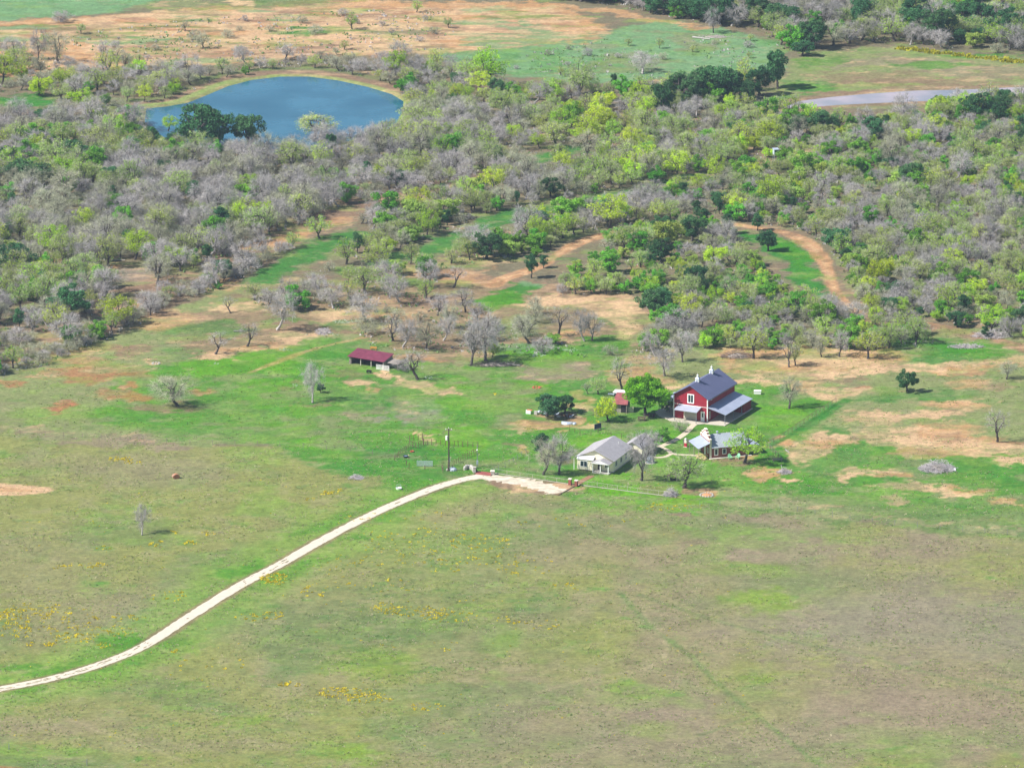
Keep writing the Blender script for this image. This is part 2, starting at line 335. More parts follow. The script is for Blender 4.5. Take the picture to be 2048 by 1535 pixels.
# soil along the lower edge of the wood
P('soil', [(1440,700),(1600,690),(1760,690),(1860,688),(1850,705),(1780,720),(1760,735),(1600,745),(1430,745)], .85, 3, .8)
for a in [(1640,722,110,14,'sand',.9),(1580,745,90,6,'soilp',.8),(1500,730,50,10,'olive',.7),(1640,760,90,6,'brown',.6),(1780,740,90,7,'soilp',.85),(1900,742,80,5,'soil',.8),(2000,725,50,7,'red',.6),(1700,705,60,6,'soilp',.8)]:
    E(a[4], a[0], a[1], a[2], a[3], a[5])
Ls('soilp', [(1290,790),(1340,775),(1400,768)], 4, .9); Ls('soilp', [(1470,762),(1560,756),(1650,750),(1760,742),(1880,736),(2060,720)], 5, .95, 1, .4)
Ls('soilp', [(1590,772),(1630,785),(1685,802)], 3.2, .85, 1, .4); Ls('dkg', [(1540,890),(1600,860),(1690,800)], 2.5, .9)
# savanna of bare trees
P('brown', [(380,640),(480,588),(620,570),(700,545),(860,520),(960,540),(1090,560),(1300,600),(1300,700),(1200,690),(1050,700),(900,730),(760,700),(700,660),(560,690),(440,712),(360,690)], .75, 3, 1)
for a in [(460,613,44,8,'sand',.9),(520,610,40,7,'soilp',.8),(600,670,60,9,'soilp',.9),(560,690,50,7,'soil',.7),(480,705,40,7,'soil',.8),(440,712,44,7,'soilp',.85),(680,625,60,9,'sand',.9),(740,655,50,9,'sand',.9),(660,640,40,8,'soilp',.7),
  (560,655,50,8,'brown',.6),(420,655,70,12,'dkg',.6),(560,640,40,6,'grn',.6),(640,645,30,5,'dkg',.5),(700,650,60,6,'dkg',.5),(860,600,80,12,'brown',.8),(880,545,90,12,'soil',.7),(960,520,60,9,'sand',.6),(930,560,50,9,'soil',.6),(820,560,50,10,'dkg',.5),
  (905,600,40,12,'pink',.8),(800,630,60,10,'soil',.6),(1000,600,42,16,'grn',.95),(1040,580,34,10,'dkg',.9),(1065,570,30,7,'tealg',.8),(985,615,22,10,'mow',.6),(1060,610,40,6,'soilp',.9),(1120,600,60,8,'soilp',.95),(1180,600,80,7,'soilp',.9),
  (1230,612,50,14,'sand',.9),(1250,600,30,14,'soilp',.95),(1240,630,26,8,'sand',1),(1070,640,50,10,'olive',.6),(1010,660,60,12,'olv2',.7),(1055,682,22,5,'soil',1),(1150,665,40,6,'soil',.8),(1100,700,120,12,'grn',.7),(1010,690,60,9,'tealg',.6),
  (1080,715,140,12,'mow',.6),(1220,680,50,12,'grn',.9),(1240,640,30,8,'dkg',.6),(1290,720,40,9,'soilp',.6),(1330,700,30,7,'sand',.6),(800,720,60,9,'brown',.7),(840,715,40,5,'soil',.7),(765,722,40,5,'soilp',.9),(870,740,50,9,'olive',.7),
  (1020,730,40,6,'dkg',.5),(620,690,60,9,'grn',.6),(860,680,60,10,'brown',.6),(1200,700,30,7,'dkg',.6),(720,545,40,14,'grn',.6),(650,560,40,9,'brown',.6),(780,520,30,14,'dkg',.7)]:
    E(a[4], a[0], a[1], a[2], a[3], a[5])
Ls('sand', [(1245,630),(1262,650),(1255,665),(1248,675)], 3.5, .95); Ls('sand', [(1200,625),(1230,640),(1250,655)], 2.5, .8)
Ls('soilp', [(770,748),(800,762),(830,768),(850,776),(885,780)], 4.5, 1, .6, .5); Ls('sand', [(785,770),(810,773)], 1.6, .9); E('soilp', 868, 776, 22, 6, 1)
Ls('soil', [(500,745),(620,700),(740,672)], 2.2, .5)
# woods: litter with soil
wood = (PXy < 700) & (PXy > 120)
mixc('brown', sstep(.5, .65, nB)*.35*wood*(poly_sd(x, y, GP([(-200,140),(2300,140),(2300,690),(1500,690),(1100,560),(700,560),(400,640),(60,740),(-200,760)])) < 0))
# open strips in the woods
Ls('brown', [(80,685),(200,640),(300,590),(400,545),(520,495),(600,460),(690,425),(790,400),(900,372),(970,356)], 15, .9, 3, .8)
Ls('soil', [(95,672),(210,630),(290,606)], 5, .7); Ls('soil', [(470,500),(520,492),(600,466),(680,440)], 6, .7); Ls('soilp', [(890,380),(925,368),(965,357)], 4, .7)
for a in [(255,560,50,34,'brown',.9),(270,545,34,20,'grey',.6),(110,525,26,7,'soilp',.8),(215,530,14,9,'soil',.7),(440,578,44,8,'soil',.7),(470,562,20,6,'soil',.8),(690,405,60,9,'brown',.7),(600,470,34,12,'soil',.5),
          (60,205,66,12,'dkg',.95),(35,225,40,7,'brown',.8),(85,385,16,10,'mow',.8),(30,715,30,8,'soil',.6)]:
    E(a[4], a[0], a[1], a[2], a[3], a[5])
Ls('dkg', [(520,560),(580,530),(640,500),(700,470)], 10, .85, 2, .6); Ls('dkg', [(840,510),(900,480),(980,450),(1060,425),(1190,404)], 9, .85, 2, .6)
E('brown', 990, 465, 34, 8, .8); E('soil', 1000, 462, 26, 4, .8)
Ls('dkg', [(1045,330),(1100,312),(1150,297)], 7, .85, 2, .6); Ls('dkg', [(1180,395),(1280,380),(1400,350),(1520,330)], 6, .7, 2, .6); Ls('sand', [(1390,358),(1500,330),(1545,325)], 3, .6)
E('sand', 1530, 326, 26, 6, .95); E('soilp', 1605, 305, 30, 4, .95); E('soil', 1280, 545, 12, 16, .5); E('soil', 1285, 535, 10, 6, .7)
# crescent lawn and dirt track
P('dkg', [(1462,455),(1530,468),(1580,480),(1615,500),(1640,540),(1655,590),(1640,600),(1590,560),(1560,520),(1520,500)], .95, 1.5, .3)
P('grn', [(1545,470),(1590,485),(1620,510),(1635,560),(1600,545),(1560,500)], .7, 3, .4)
dt = line_d(x, y, TRACK); trk = sstep(2.6, 1.5, dt+wob*.35)*(.55+.4*sstep(.35, .6, nC))
mixc('soil', trk); mixc('soilp', sstep(.4, .7, nC)*trk*.6); mixc('red', sstep(1.1, .3, np.abs(dt-1.3))*trk*.35)
E('dkg', 1120, 515, 40, 7, .5)
Ls('brown', [(1740,636),(1820,650),(1900,660),(1960,676),(2060,700)], 7, .7); E('dkg', 1860, 690, 80, 18, .8); E('grn', 1940, 690, 80, 12, .7)
# --- beyond the woods
P('soil', [(-300,58),(60,40),(200,36),(420,14),(640,4),(900,2),(1100,10),(1230,60),(1200,85),(1000,100),(880,110),(700,110),(560,120),(440,130),(320,132),(180,140),(60,150),(-300,160)], 1, 3, .8)
top = PXy < 150
mixc('soilp', sstep(.47, .62, nB)*.8*(poly_sd(x, y, GP([(-200,70),(400,15),(1100,15),(1200,70),(700,100),(300,125),(-200,135)])) < 0))
mixc('red', sstep(.55, .7, fbm(x, y, 20, 4, 123, .6))*.45*(poly_sd(x, y, GP([(-200,70),(400,15),(1100,15),(1200,70),(700,100),(300,125),(-200,135)])) < 0))
for a in [(400,85,90,14,'dkg',.6),(610,65,60,8,'dkg',.9),(560,62,40,6,'dkg',.7),(640,100,90,12,'brown',.7),(560,110,90,12,'brown',.7),(800,60,70,6,'tealg',.8),(750,40,50,8,'soilp',.7),(330,10,120,9,'olive',.7),(560,6,120,8,'olv2',.8),
          (1050,45,20,7,'tealg',.8),(970,42,18,5,'tealg',.7),(820,100,100,8,'tealg',.4),(1000,62,90,9,'brown',.5),(250,72,26,5,'sand',.9),(195,48,30,6,'sand',.9),(480,8,26,4,'sand',1),(340,36,28,4,'sand',.7),(400,42,28,4,'grey',.8),(335,80,40,6,'sand',.8),(365,100,26,6,'sand',.9),
          (450,79,26,6,'sand',.9),(707,63,22,5,'sand',.9),(730,25,28,5,'grey',.8),(775,78,20,4,'sand',.9),(820,90,22,6,'sand',.9),(253,72,24,4,'grey',.5),(850,75,40,5,'soilp',.8)]:
    E(a[4], a[0], a[1], a[2], a[3], a[5], .35, .25)
P('tealg', [(-300,60),(60,36),(200,32),(300,6),(420,-20),(-300,-60)], 1, 3, .5)
P('tealg', [(880,110),(1000,96),(1180,80),(1240,55),(1300,40),(1420,52),(1560,80),(1560,140),(1380,160),(1200,165),(1020,150),(900,130)], .95, 4, .8)
mixc('grn', sstep(.5, .65, nD)*.35*(poly_sd(x, y, GP([(880,110),(1240,55),(1560,80),(1560,140),(1020,150)])) < 0))
mixc('brown', sstep(.6, .7, nB)*.4*(poly_sd(x, y, GP([(880,110),(1240,55),(1560,80),(1560,140),(1020,150)])) < 0))
P('soil', [(1060,6),(1230,16),(1340,42),(1420,50),(1400,56),(1300,44),(1180,26),(1050,14)], .8, 1, .3)
P('olive', [(1590,112),(1660,102),(1740,94),(1830,98),(1960,112),(2200,130),(2200,180),(1900,182),(1740,186),(1600,196),(1540,190),(1570,150)], 1, 2, .4)
for a in [(1800,125,150,14,'tan',.8),(1960,145,120,14,'pink',.6),(1760,155,120,12,'brown',.5),(1620,175,50,12,'dkg',.8),(1640,120,50,10,'grn',.6),(1870,130,90,5,'grn',.7),(1960,112,90,4,'grn',.8),(1850,165,170,6,'brown',.6),(1560,198,30,5,'dkg',.7),(1700,183,120,3,'brown',.9),(1950,172,120,3,'brown',.8),(1770,210,120,6,'olive',.8)]:
    E(a[4], a[0], a[1], a[2], a[3], a[5])
orf = sstep(2, -4, poly_sd(WX, WY, GP([(-200,70),(400,15),(1100,15),(1230,66),(1000,100),(700,112),(300,135),(-200,150)])))
mixc('dkg', sstep(.55, .62, fbm(x*.35, y, 9, 4, 901, .6))*.6*orf); mixc('brown', sstep(.52, .6, fbm(x*.35, y, 12, 4, 911, .6))*.6*orf); mixc('sand', sstep(.54, .62, fbm(x*.35, y, 6, 4, 921, .6))*.9*orf); mixc('tealg', sstep(.6, .66, fbm(x*.4, y, 16, 4, 931, .6))*.7*orf); mixc('soilp', sstep(.56, .6, fbm(x*.3, y, 3, 3, 941, .6))*.6*orf)
# pond and river banks
dp = poly_sd(x, y, POND); dr = poly_sd(x, y, RIVER)
mixc('brown', sstep(10, 4, dp+wob*.6)*.9); mixc('grn', sstep(3, 1, np.abs(dp+wob*.4-9))*.25)
mixc('algae', sstep(4.5, 3, dp)*sstep(.3, 1.5, dp+(PXx-430)*.03*0)*sstep(520, 440, PXx)*.95); mixc('algae', sstep(1.6, 1.1, dp)*.8)
mixc('brown', sstep(5, 1.5, dr+wob*.4)*.7)
# farm surfaces: drive, pad, paths are sheets of their own; bare soil beneath them
mixc('brown', sstep(2.6, 1.8, dl+wob*.12)*.7)
E('brown', 1130, 974, 30, 8, .9, .3, .3); P('brown', [(960,947),(1010,951),(1150,968),(1118,990),(1040,983),(985,970)], .9, .6, .1); E('soilp', 1090, 972, 60, 8, .8); E('olive', 1060, 958, 30, 3, .6)
# far country outside the picture
far = sstep(520, 700, np.hypot(x, y-100)); mixc('litter', far*.6)
# mottling of every cover: straw, fresh shoots, bare crumbs
lum = col.mean(1)
isg = (col[:, 1] > col[:, 0]*1.12)
mixc('straw', sstep(.60, .78, fbm(x*.6, y, 3.0, 4, 801, .65))*.32*isg); mixc('dkg', sstep(.60, .78, fbm(x*.6, y, 3.4, 4, 811, .65))*.34*isg)
mixc('tan', sstep(.55, .75, fbm(x*.5, y, 7, 4, 821, .65))*.48*isg*farm); mixc('olive', sstep(.5, .66, fbm(x*.5, y, 11, 4, 825, .65))*.28*isg*farm); mixc('ltg', sstep(.55, .75, fbm(x*.6, y, 5, 4, 831, .65))*.45*isg)
mixc('soilp', sstep(.52, .7, fbm(x*.4, y, 3.5, 4, 841, .65))*.45*(~isg)*(col[:, 0] > .17)*~m_near); mixc('brown', sstep(.58, .75, fbm(x*.5, y, 4, 4, 851, .65))*.5*(~isg)*~m_near); mixc('olive', sstep(.55, .68, fbm(x*.45, y, 5, 4, 871, .65))*.6*(~isg)*~m_near*(PXy > 330)*(dt > 3)); mixc('ltg', sstep(.58, .72, fbm(x*.5, y, 6, 4, 861, .65))*.45*(~isg)*~m_near)
# fine variation that belongs to the ground cover itself
col *= (1+(nC-.5)*.34+(nE-.5)*.34+(nF-.5)*.22)[:, None]; col = np.clip(col, .01, .9)
z = (fbm(x, y, 45, 3, 201)-.5)*.5
flat = sstep(30, 55, np.hypot(x-15, y+10))*1.0
z = z*sstep(2, 14, dp)*sstep(2, 14, dr)*np.minimum(1, np.hypot(x, y)/60)*.0
z -= 1.6*sstep(.4, -5, dp)+1.2*sstep(.3, -4, dr)
V = np.stack([x, y, z], 1); nx, ny = len(xs), len(ys)
i = (np.arange(ny-1)[:, None]*nx+np.arange(nx-1)[None]).ravel()
Q = np.stack([i, i+1, i+nx+1, i+nx], 1)
gmat = bpy.data.materials.new('ground_cover'); gmat.use_nodes = True; N = gmat.node_tree.nodes; L = gmat.node_tree.links
b = N['Principled BSDF']; b.inputs['Roughness'].default_value = .95; b.inputs['Specular IOR Level'].default_value = .1
at = N.new('ShaderNodeAttribute'); at.attribute_name = 'cover'
tc = N.new('ShaderNodeTexCoord')
def noise_fac(scale, lo, hi, a0=.3, a1=.7, det=6):
    n = N.new('ShaderNodeTexNoise'); n.inputs['Scale'].default_value = scale; n.inputs['Detail'].default_value = det; n.inputs['Roughness'].default_value = .65
    L.new(tc.outputs['Object'], n.inputs['Vector'])
    r = N.new('ShaderNodeMapRange'); r.inputs['From Min'].default_value = a0; r.inputs['From Max'].default_value = a1
    r.inputs['To Min'].default_value = lo; r.inputs['To Max'].default_value = hi; L.new(n.outputs['Fac'], r.inputs['Value']); return r.outputs[0], n
f1, n1 = noise_fac(.9, .72, 1.28); f2, n2 = noise_fac(2.6, .8, 1.2); f3, n3 = noise_fac(.35, .46, .54)
mm = N.new('ShaderNodeMath'); mm.operation = 'MULTIPLY'; L.new(f1, mm.inputs[0]); L.new(f2, mm.inputs[1])
hsv = N.new('ShaderNodeHueSaturation'); L.new(at.outputs['Color'], hsv.inputs['Color']); L.new(mm.outputs[0], hsv.inputs['Value'])
f4, n4 = noise_fac(1.7, .475, .525); L.new(f4, hsv.inputs['Hue']); L.new(hsv.outputs[0], b.inputs['Base Color'])
bp = N.new('ShaderNodeBump'); bp.inputs['Strength'].default_value = .6; bp.inputs['Distance'].default_value = .25
L.new(n2.outputs['Fac'], bp.inputs['Height']); L.new(bp.outputs[0], b.inputs['Normal'])
me = np_mesh('ground', V, quads=Q, mats=[gmat])
ca = me.color_attributes.new('cover', 'FLOAT_COLOR', 'POINT')
ca.data.foreach_set('color', np.concatenate([col, np.ones((len(col), 1))], 1).astype(np.float32).ravel())
tag(link_mesh('ground', me), kind='structure')
del X, Y, PXx, PXy, nA, nD

def sheet(name, pts, z, m, kind='structure'):
    """flat sheet over a ground polygon"""
    import mathutils
    tri = mathutils.geometry.tessellate_polygon([[Vector((p[0], p[1], 0)) for p in pts]])
    mb = MB(); mb.add([(p[0], p[1], z) for p in pts], [t for t in tri])
    o = mb.build(name, m); 
    for p in o.data.polygons:
        if p.normal.z < 0: p.flip()
    return tag(o, kind=kind)
def ribbon(name, line, wid, z, m, jit=0, seed=1, thick=0):
    rg = random.Random(seed); vs = []; n = len(line)
    for k, p in enumerate(line):
        a = line[max(0, k-1)]; b_ = line[min(n-1, k+1)]; dx, dy = b_[0]-a[0], b_[1]-a[1]; l = math.hypot(dx, dy)
        nx_, ny_ = -dy/l, dx/l; h1 = wid/2+rg.uniform(-jit, jit); h2 = wid/2+rg.uniform(-jit, jit)
        vs += [(p[0]+nx_*h1, p[1]+ny_*h1, z), (p[0]-nx_*h2, p[1]-ny_*h2, z)]
    fs = [(2*k+1, 2*k+3, 2*k+2, 2*k) for k in range(n-1)]
    if thick:
        m0 = len(vs); vs += [(a, b_, c-thick) for a, b_, c in vs]
        fs += [(2*k, 2*k+2, m0+2*k+2, m0+2*k) for k in range(n-1)]+[(2*k+3, 2*k+1, m0+2*k+1, m0+2*k+3) for k in range(n-1)]
    mb = MB(); mb.add(vs, fs); return tag(mb.build(name, m), kind='structure')
# water
def water_mat(name, c, rough, bs):
    m = bpy.data.materials.new(name); m.use_nodes = True; N = m.node_tree.nodes; L = m.node_tree.links; b = N['Principled BSDF']
    b.inputs['Roughness'].default_value = rough; b.inputs['IOR'].default_value = 1.33
    tc = N.new('ShaderNodeTexCoord'); n = N.new('ShaderNodeTexNoise'); n.inputs['Scale'].default_value = .8; n.inputs['Detail'].default_value = 4
    n0 = N.new('ShaderNodeTexNoise'); n0.inputs['Scale'].default_value = .05; n0.inputs['Detail'].default_value = 5; L.new(tc.outputs['Object'], n0.inputs['Vector'])
    cr = N.new('ShaderNodeValToRGB'); cr.color_ramp.elements[0].position = .35; cr.color_ramp.elements[1].position = .65; cr.color_ramp.elements[0].color = (*[v*.8 for v in c], 1); cr.color_ramp.elements[1].color = (c[0]*1.6+.01, c[1]*1.25, c[2]*1.15, 1)
    L.new(n0.outputs['Fac'], cr.inputs[0]); L.new(cr.outputs[0], b.inputs['Base Color'])
    L.new(tc.outputs['Object'], n.inputs['Vector'])
    bp = N.new('ShaderNodeBump'); bp.inputs['Strength'].default_value = bs; bp.inputs['Distance'].default_value = .05
    L.new(n.outputs['Fac'], bp.inputs['Height']); L.new(bp.outputs[0], b.inputs['Normal']); return m
def grow(pts, d):
    cx = sum(p[0] for p in pts)/len(pts); cy = sum(p[1] for p in pts)/len(pts)
    return [(p[0]+(p[0]-cx)*d, p[1]+(p[1]-cy)*d) for p in pts]
sheet('pond_water', grow(POND, .03), -.28, water_mat('pond_water', (.016, .115, .185), .06, .3))
sheet('river_water', RIVER, -.1, water_mat('river_water', (.27, .29, .33), .22, .3))
# roads and paths
m_drive = mat('caliche', (.58, .51, .40), .95, .08, .8, bump=.3)
m_path = mat('path_concrete', (.54, .46, .33), .9, .06, 1.5)
m_brickp = mat('brick_path', tuple(hx('b98e6c')/KG), .9, .15, 3)
m_slab = mat('slab_concrete', (.50, .45, .36), .9, .07, 1.2)
k = smooth_line(DRIVE, 3)
ribbon('gravel_drive', k, 2.75, .03, m_drive, .14, 3)
# broken grass strip between the wheel ruts
m_rut = mat('rut_grass', tuple(hx('9c8f62')/KG), .95, .3, 2)
rg = random.Random(5); mb = MB()
for q in range(len(k)-1):
    px_, py_ = PX(*k[q])
    dens = .42 if (px_ < 300 or 470 < px_ < 575) else .05
    for r_ in range(3):
        if rg.random() > dens*.75: continue
        cx_, cy_ = k[q][0]+rg.uniform(-.8, .8), k[q][1]+rg.uniform(-.4, .4)
        an = math.atan2(k[q+1][1]-k[q][1], k[q+1][0]-k[q][0]); ln = rg.uniform(.2, 1.3)**1.2; wd = rg.uniform(.07, .26); off = rg.uniform(-.45, .45)
        cx_ -= math.sin(an)*off; cy_ += math.cos(an)*off
        vs = []
        for t in range(7):
            th = 2*math.pi*t/7; ex = math.cos(th)*ln*rg.uniform(.7, 1.1); ey = math.sin(th)*wd*rg.uniform(.6, 1.2)
            vs.append((cx_+ex*math.cos(an)-ey*math.sin(an), cy_+ex*math.sin(an)+ey*math.cos(an), .036+.0005*rg.randint(0, 4)))
        mb.add(vs, [tuple(range(7))])
tag(mb.build('drive_grass', m_rut), kind='stuff')
m_pad = mat('pad_gravel', (.56, .48, .36), .95, .35, .6, bump=.3)
ribbon('gravel_pad', smooth_line(GP([(955,951),(1000,956),(1045,963),(1080,971),(1105,979),(1119,985)]), 8), 5.2, .022, m_pad, .9, 8)
ribbon('pad_edging_path', GP([(1117,990),(1154,969.5)]), .25, .14, mat('timber_edge', tuple(hx('80705c')/KG), .9), thick=.14)
ribbon('house_path', GP([(1148,972),(1165,961),(1184,951)]), 1.5, .05, m_brickp, thick=.05)
W1 = smooth_line(GP([(1392,846),(1383,853),(1372,865),(1355,877),(1330,889),(1318,893)]))
ribbon('yard_path', W1, 1.5, .045, m_path, .03, thick=.045)
ribbon('yard_path', smooth_line(GP([(1318,892),(1334,899),(1345,907),(1362,909),(1385,910),(1396,912)])), 1.1, .041, m_path, .03, thick=.04)
ribbon('yard_path', smooth_line(GP([(1345,906),(1330,913),(1312,914.5),(1300,913)])), 1.0, .037, m_path, .03, thick=.03)
# ------------------------------------------------------------------ trees: generators
def tubes_np(segs, n=5):
    """tapered tubes from (a, b, ra, rb) rows"""
    S = np.array(segs, float); A = S[:, 0:3]; B = S[:, 3:6]; ra = S[:, 6]; rb = S[:, 7]
    D = B-A; D /= np.linalg.norm(D, axis=1, keepdims=True)+1e-9
    ref = np.where(np.abs(D[:, 2:3]) < .9, [[0, 0, 1.]], [[1., 0, 0]])
    U = np.cross(D, ref); U /= np.linalg.norm(U, axis=1, keepdims=True); W = np.cross(D, U)
    t = 2*np.pi*np.arange(n)/n
    ring = U[:, None]*np.cos(t)[None, :, None]+W[:, None]*np.sin(t)[None, :, None]
    V = np.concatenate([A[:, None]+ring*ra[:, None, None], B[:, None]+ring*rb[:, None, None]], 1)
    base = (np.arange(len(S))*2*n)[:, None]; k = np.arange(n)[None]
    Q = np.stack([base+k, base+(k+1) % n, base+(k+1) % n+n, base+k+n], -1).reshape(-1, 4)
    return V.reshape(-1, 3), Q
def make_tree(seed, H, R, trunk_h, clumps=45, twigs=26, leaves=0, leaf=.2, clr=.9, lean=.3, limbs=5, tw=.03, twl=.9, flat=.75, zb=.25, thick=.22, gaps=.0, dens_top=0, droop=0):
    """returns (wood V, Q), (twig V, T), (leaf V, Q). Crown of radius R between zb*H and H."""
    g = np.random.default_rng(seed)
    segs = []; nodes = []
    la = g.uniform(0, 2*np.pi); top = np.array([math.cos(la)*lean*trunk_h, math.sin(la)*lean*trunk_h, trunk_h])
    p = np.zeros(3); k = 3
    for i in range(k):
        q = top*(i+1)/k+g.normal(0, .06, 3)*[1, 1, 0]
        segs.append((*p, *q, thick*(1.25-.25*i/k if i else 1.5), thick*(1.2-.3*(i+1)/k))); p = q
    # limbs
    cc = np.array([top[0]*1.2, top[1]*1.2, H*(zb+1)/2]); rz = H*(1-zb)/2
    for i in range(limbs):
        a = 2*np.pi*(i+g.uniform(-.3, .3))/limbs; el = g.uniform(.45, 1.15) if i else 1.35
        L_ = g.uniform(.65, .95); d = np.array([math.cos(a)*math.cos(el), math.sin(a)*math.cos(el), math.sin(el)])
        tgt = cc+d*[R*L_, R*L_, rz*L_]*.8
        q0 = p.copy(); r0 = thick*g.uniform(.5, .75); n = 5; mid = (p+tgt)/2+g.normal(0, .14*R, 3); mid[2] -= .1*R
        prev = p; 
        for j in range(n):
            t = (j+1)/n; q = (1-t)**2*q0+2*t*(1-t)*mid+t*t*tgt+g.normal(0, .05*R, 3)*(.3+t)
            r1 = r0*(1-t*.75); segs.append((*prev, *q, r0*(1-(t-1/n)*.75), r1)); nodes.append((*q, r1)); prev = q
    Nn = np.array(nodes)
    # clump centres in the crown shell
    C = []; tries = 0
    ga = g.uniform(0, 6.28, 3)
    while len(C) < clumps and tries < 4000:
        tries += 1
        u = g.normal(0, 1, 3); u /= np.linalg.norm(u); rr = g.uniform(.35, 1)**.6
        c = cc+u*[R, R, rz]*rr*.88; prof = 1-.32*np.sin(3*np.arctan2(u[1], u[0])+ga[0])*g.uniform(.5, 1.2)
        c[:2] = cc[:2]+(c[:2]-cc[:2])*prof
        if c[2] < H*zb*.9: continue
        if gaps and math.sin(c[0]*1.9+ga[0])+math.sin(c[1]*1.7+ga[1])+math.sin(c[2]*2.3+ga[2]) > 3-gaps*3: continue
        C.append(c)
    C = np.array(C); tw_segs = []
    for c in C:
        dd = np.linalg.norm(Nn[:, :3]-c, axis=1)+np.maximum(0, Nn[:, 2]-c[2])*.8; j = int(np.argmin(dd)); a = Nn[j, :3]; r = min(Nn[j, 3]*.55, .06+.01*H)
        m = (a+c)/2+g.normal(0, .1*R, 3)*[1, 1, .6]; prev = a
        for t in (.33, .66, 1.):
            q = (1-t)**2*a+2*t*(1-t)*m+t*t*c; segs.append((*prev, *q, r*(1-.7*(t-.33)), max(.018, r*(1-.7*t)))); prev = q
    wv, wq = tubes_np(segs)
    # twigs: thin tapering blades of two joints
    n = len(C)*twigs
    ci = np.repeat(np.arange(len(C)), twigs); out = C[ci]-cc; out /= np.linalg.norm(out, axis=1, keepdims=True)+1e-6
    A = C[ci]+g.normal(0, clr*.25, (n, 3)); d = g.normal(0, 1, (n, 3)); d /= np.linalg.norm(d, axis=1, keepdims=True)
    d = d+out*.7+[0, 0, .35-droop]; d /= np.linalg.norm(d, axis=1, keepdims=True)
    l = g.uniform(.5, 1.3, (n, 1))*twl; M = A+d*l*.5; d2 = d+g.normal(0, .4, (n, 3))-[0, 0, droop]; d2 /= np.linalg.norm(d2, axis=1, keepdims=True); T = M+d2*l*.6
    s_ = np.cross(d, g.normal(0, 1, (n, 3))); s_ /= np.linalg.norm(s_, axis=1, keepdims=True)+1e-6; s_ *= tw/2
    tv = np.stack([A-s_, A+s_, M+s_*.7, M-s_*.7, T], 1).reshape(-1, 3); b0 = np.arange(n)[:, None]*5
    tq = b0+np.array([[0, 1, 2, 3]]); tt = b0+np.array([[3, 2, 4]])
    # second order twigs
    lv = lq = None
    if leaves:
        n = len(C)*leaves; ci = np.repeat(np.arange(len(C)), leaves)
        u = g.normal(0, 1, (n, 3)); u /= np.linalg.norm(u, axis=1, keepdims=True)
        cr = clr*g.uniform(.7, 1.25, len(C))[ci][:, None]
        Pp = C[ci]+u*cr*g.uniform(.2, 1, (n, 1))**.5*[1, 1, flat]
        a = g.normal(0, 1, (n, 3))+u*.8; a /= np.linalg.norm(a, axis=1, keepdims=True)
        e1 = np.cross(a, g.normal(0, 1, (n, 3))); e1 /= np.linalg.norm(e1, axis=1, keepdims=True)+1e-6; e2 = np.cross(a, e1)
        s1 = leaf*g.uniform(.5, 1.2, (n, 1)); e1 *= s1; e2 *= s1*g.uniform(.4, .8, (n, 1))
        lv = np.stack([Pp-e1, Pp-e2*.9, Pp+e1, Pp+e2], 1).reshape(-1, 3); lq = np.arange(n*4).reshape(-1, 4)
    return (wv, wq), (tv, tq, tt), (lv, lq)

m_bark = mat('bark_dark', (.085, .07, .062), .95, .3, 3, objvar=.35)
m_barkp = mat('bark_pale', (.36, .33, .30), .95, .25, 3, objvar=.25)
m_twig = leaf_mat('twigs_grey', (.44, .41, .39), .012, .2, .15)
m_twigw = leaf_mat('twigs_warm', (.42, .42, .29), .015, .2, .15)
m_lime = leaf_mat('leaves_lime', (.46, .66, .03), .025, .25, .35)
m_green = leaf_mat('leaves_green', (.17, .42, .04), .02, .3, .3)
m_bright = leaf_mat('leaves_bright', (.19, .50, .025), .01, .15, .35)
m_dark = leaf_mat('leaves_dark', (.065, .17, .06), .02, .3, .2)
m_olive = leaf_mat('leaves_olive', (.38, .52, .10), .02, .2, .3)

VAR = {}   # kind -> list of (trunk mesh, crown mesh, nominal H, nominal R)
def variant(kind, seed, H, R, th, bark, twm, lfm, **kw):
    (wv, wq), (tv, tq, tt), (lv, lq) = make_tree(seed, H, R, th, **kw)
    tm = np_mesh(kind+'_trunk', wv, quads=wq, mats=[bark])
    V = tv; Q = tq; T = tt; mats = [twm]
    if lv is not None:
        Q = np.concatenate([tq, lq+len(tv)]); V = np.concatenate([tv, lv]); mats = [twm, lfm]
    cm = np_mesh(kind+'_crown', V, quads=Q, tris=T, mats=mats)
    if lv is not None:
        mi = np.zeros(len(Q)+len(T), np.int32); mi[len(tq):len(Q)] = 1; cm.polygons.foreach_set('material_index', mi)
    VAR.setdefault(kind, []).append((tm, cm, H, R))
for s in range(7):
    variant('bare_tree', 100+s, 6.0, 3.3, 1.2+.2*(s % 3), m_barkp if s in (2, 5) else m_bark, m_twigw if s in (1, 4, 6) else m_twig, None, clumps=46, twigs=34, twl=1.3, clr=.8, tw=.032, lean=.3+.25*(s % 3), limbs=4+s % 3, zb=.22, droop=.25*(s % 2))
for s in range(3):
    variant('sparse_tree', 150+s, 6.0, 3.2, 1.7, m_bark, m_twig, None, clumps=34, twigs=20, twl=.9, clr=.8, tw=.03, lean=.5, limbs=4, zb=.35, thick=.24)
for s in range(5):
    variant('bare_shrub', 200+s, 3.2, 2.6, .3, m_bark, m_twig if s % 2 else m_twigw, None, clumps=46, twigs=30, twl=.8, clr=.8, tw=.036, lean=.2, limbs=7, zb=.02, thick=.09)
for s in range(5):
    variant('leafing_tree', 300+s, 6.0, 3.1, 1.2, m_bark, m_twigw, m_lime if s % 2 else m_olive, clumps=48, twigs=22, leaves=26 if s % 2 else 34, leaf=.13, twl=.9, clr=.85, tw=.034, limbs=5, zb=.22, gaps=.25)
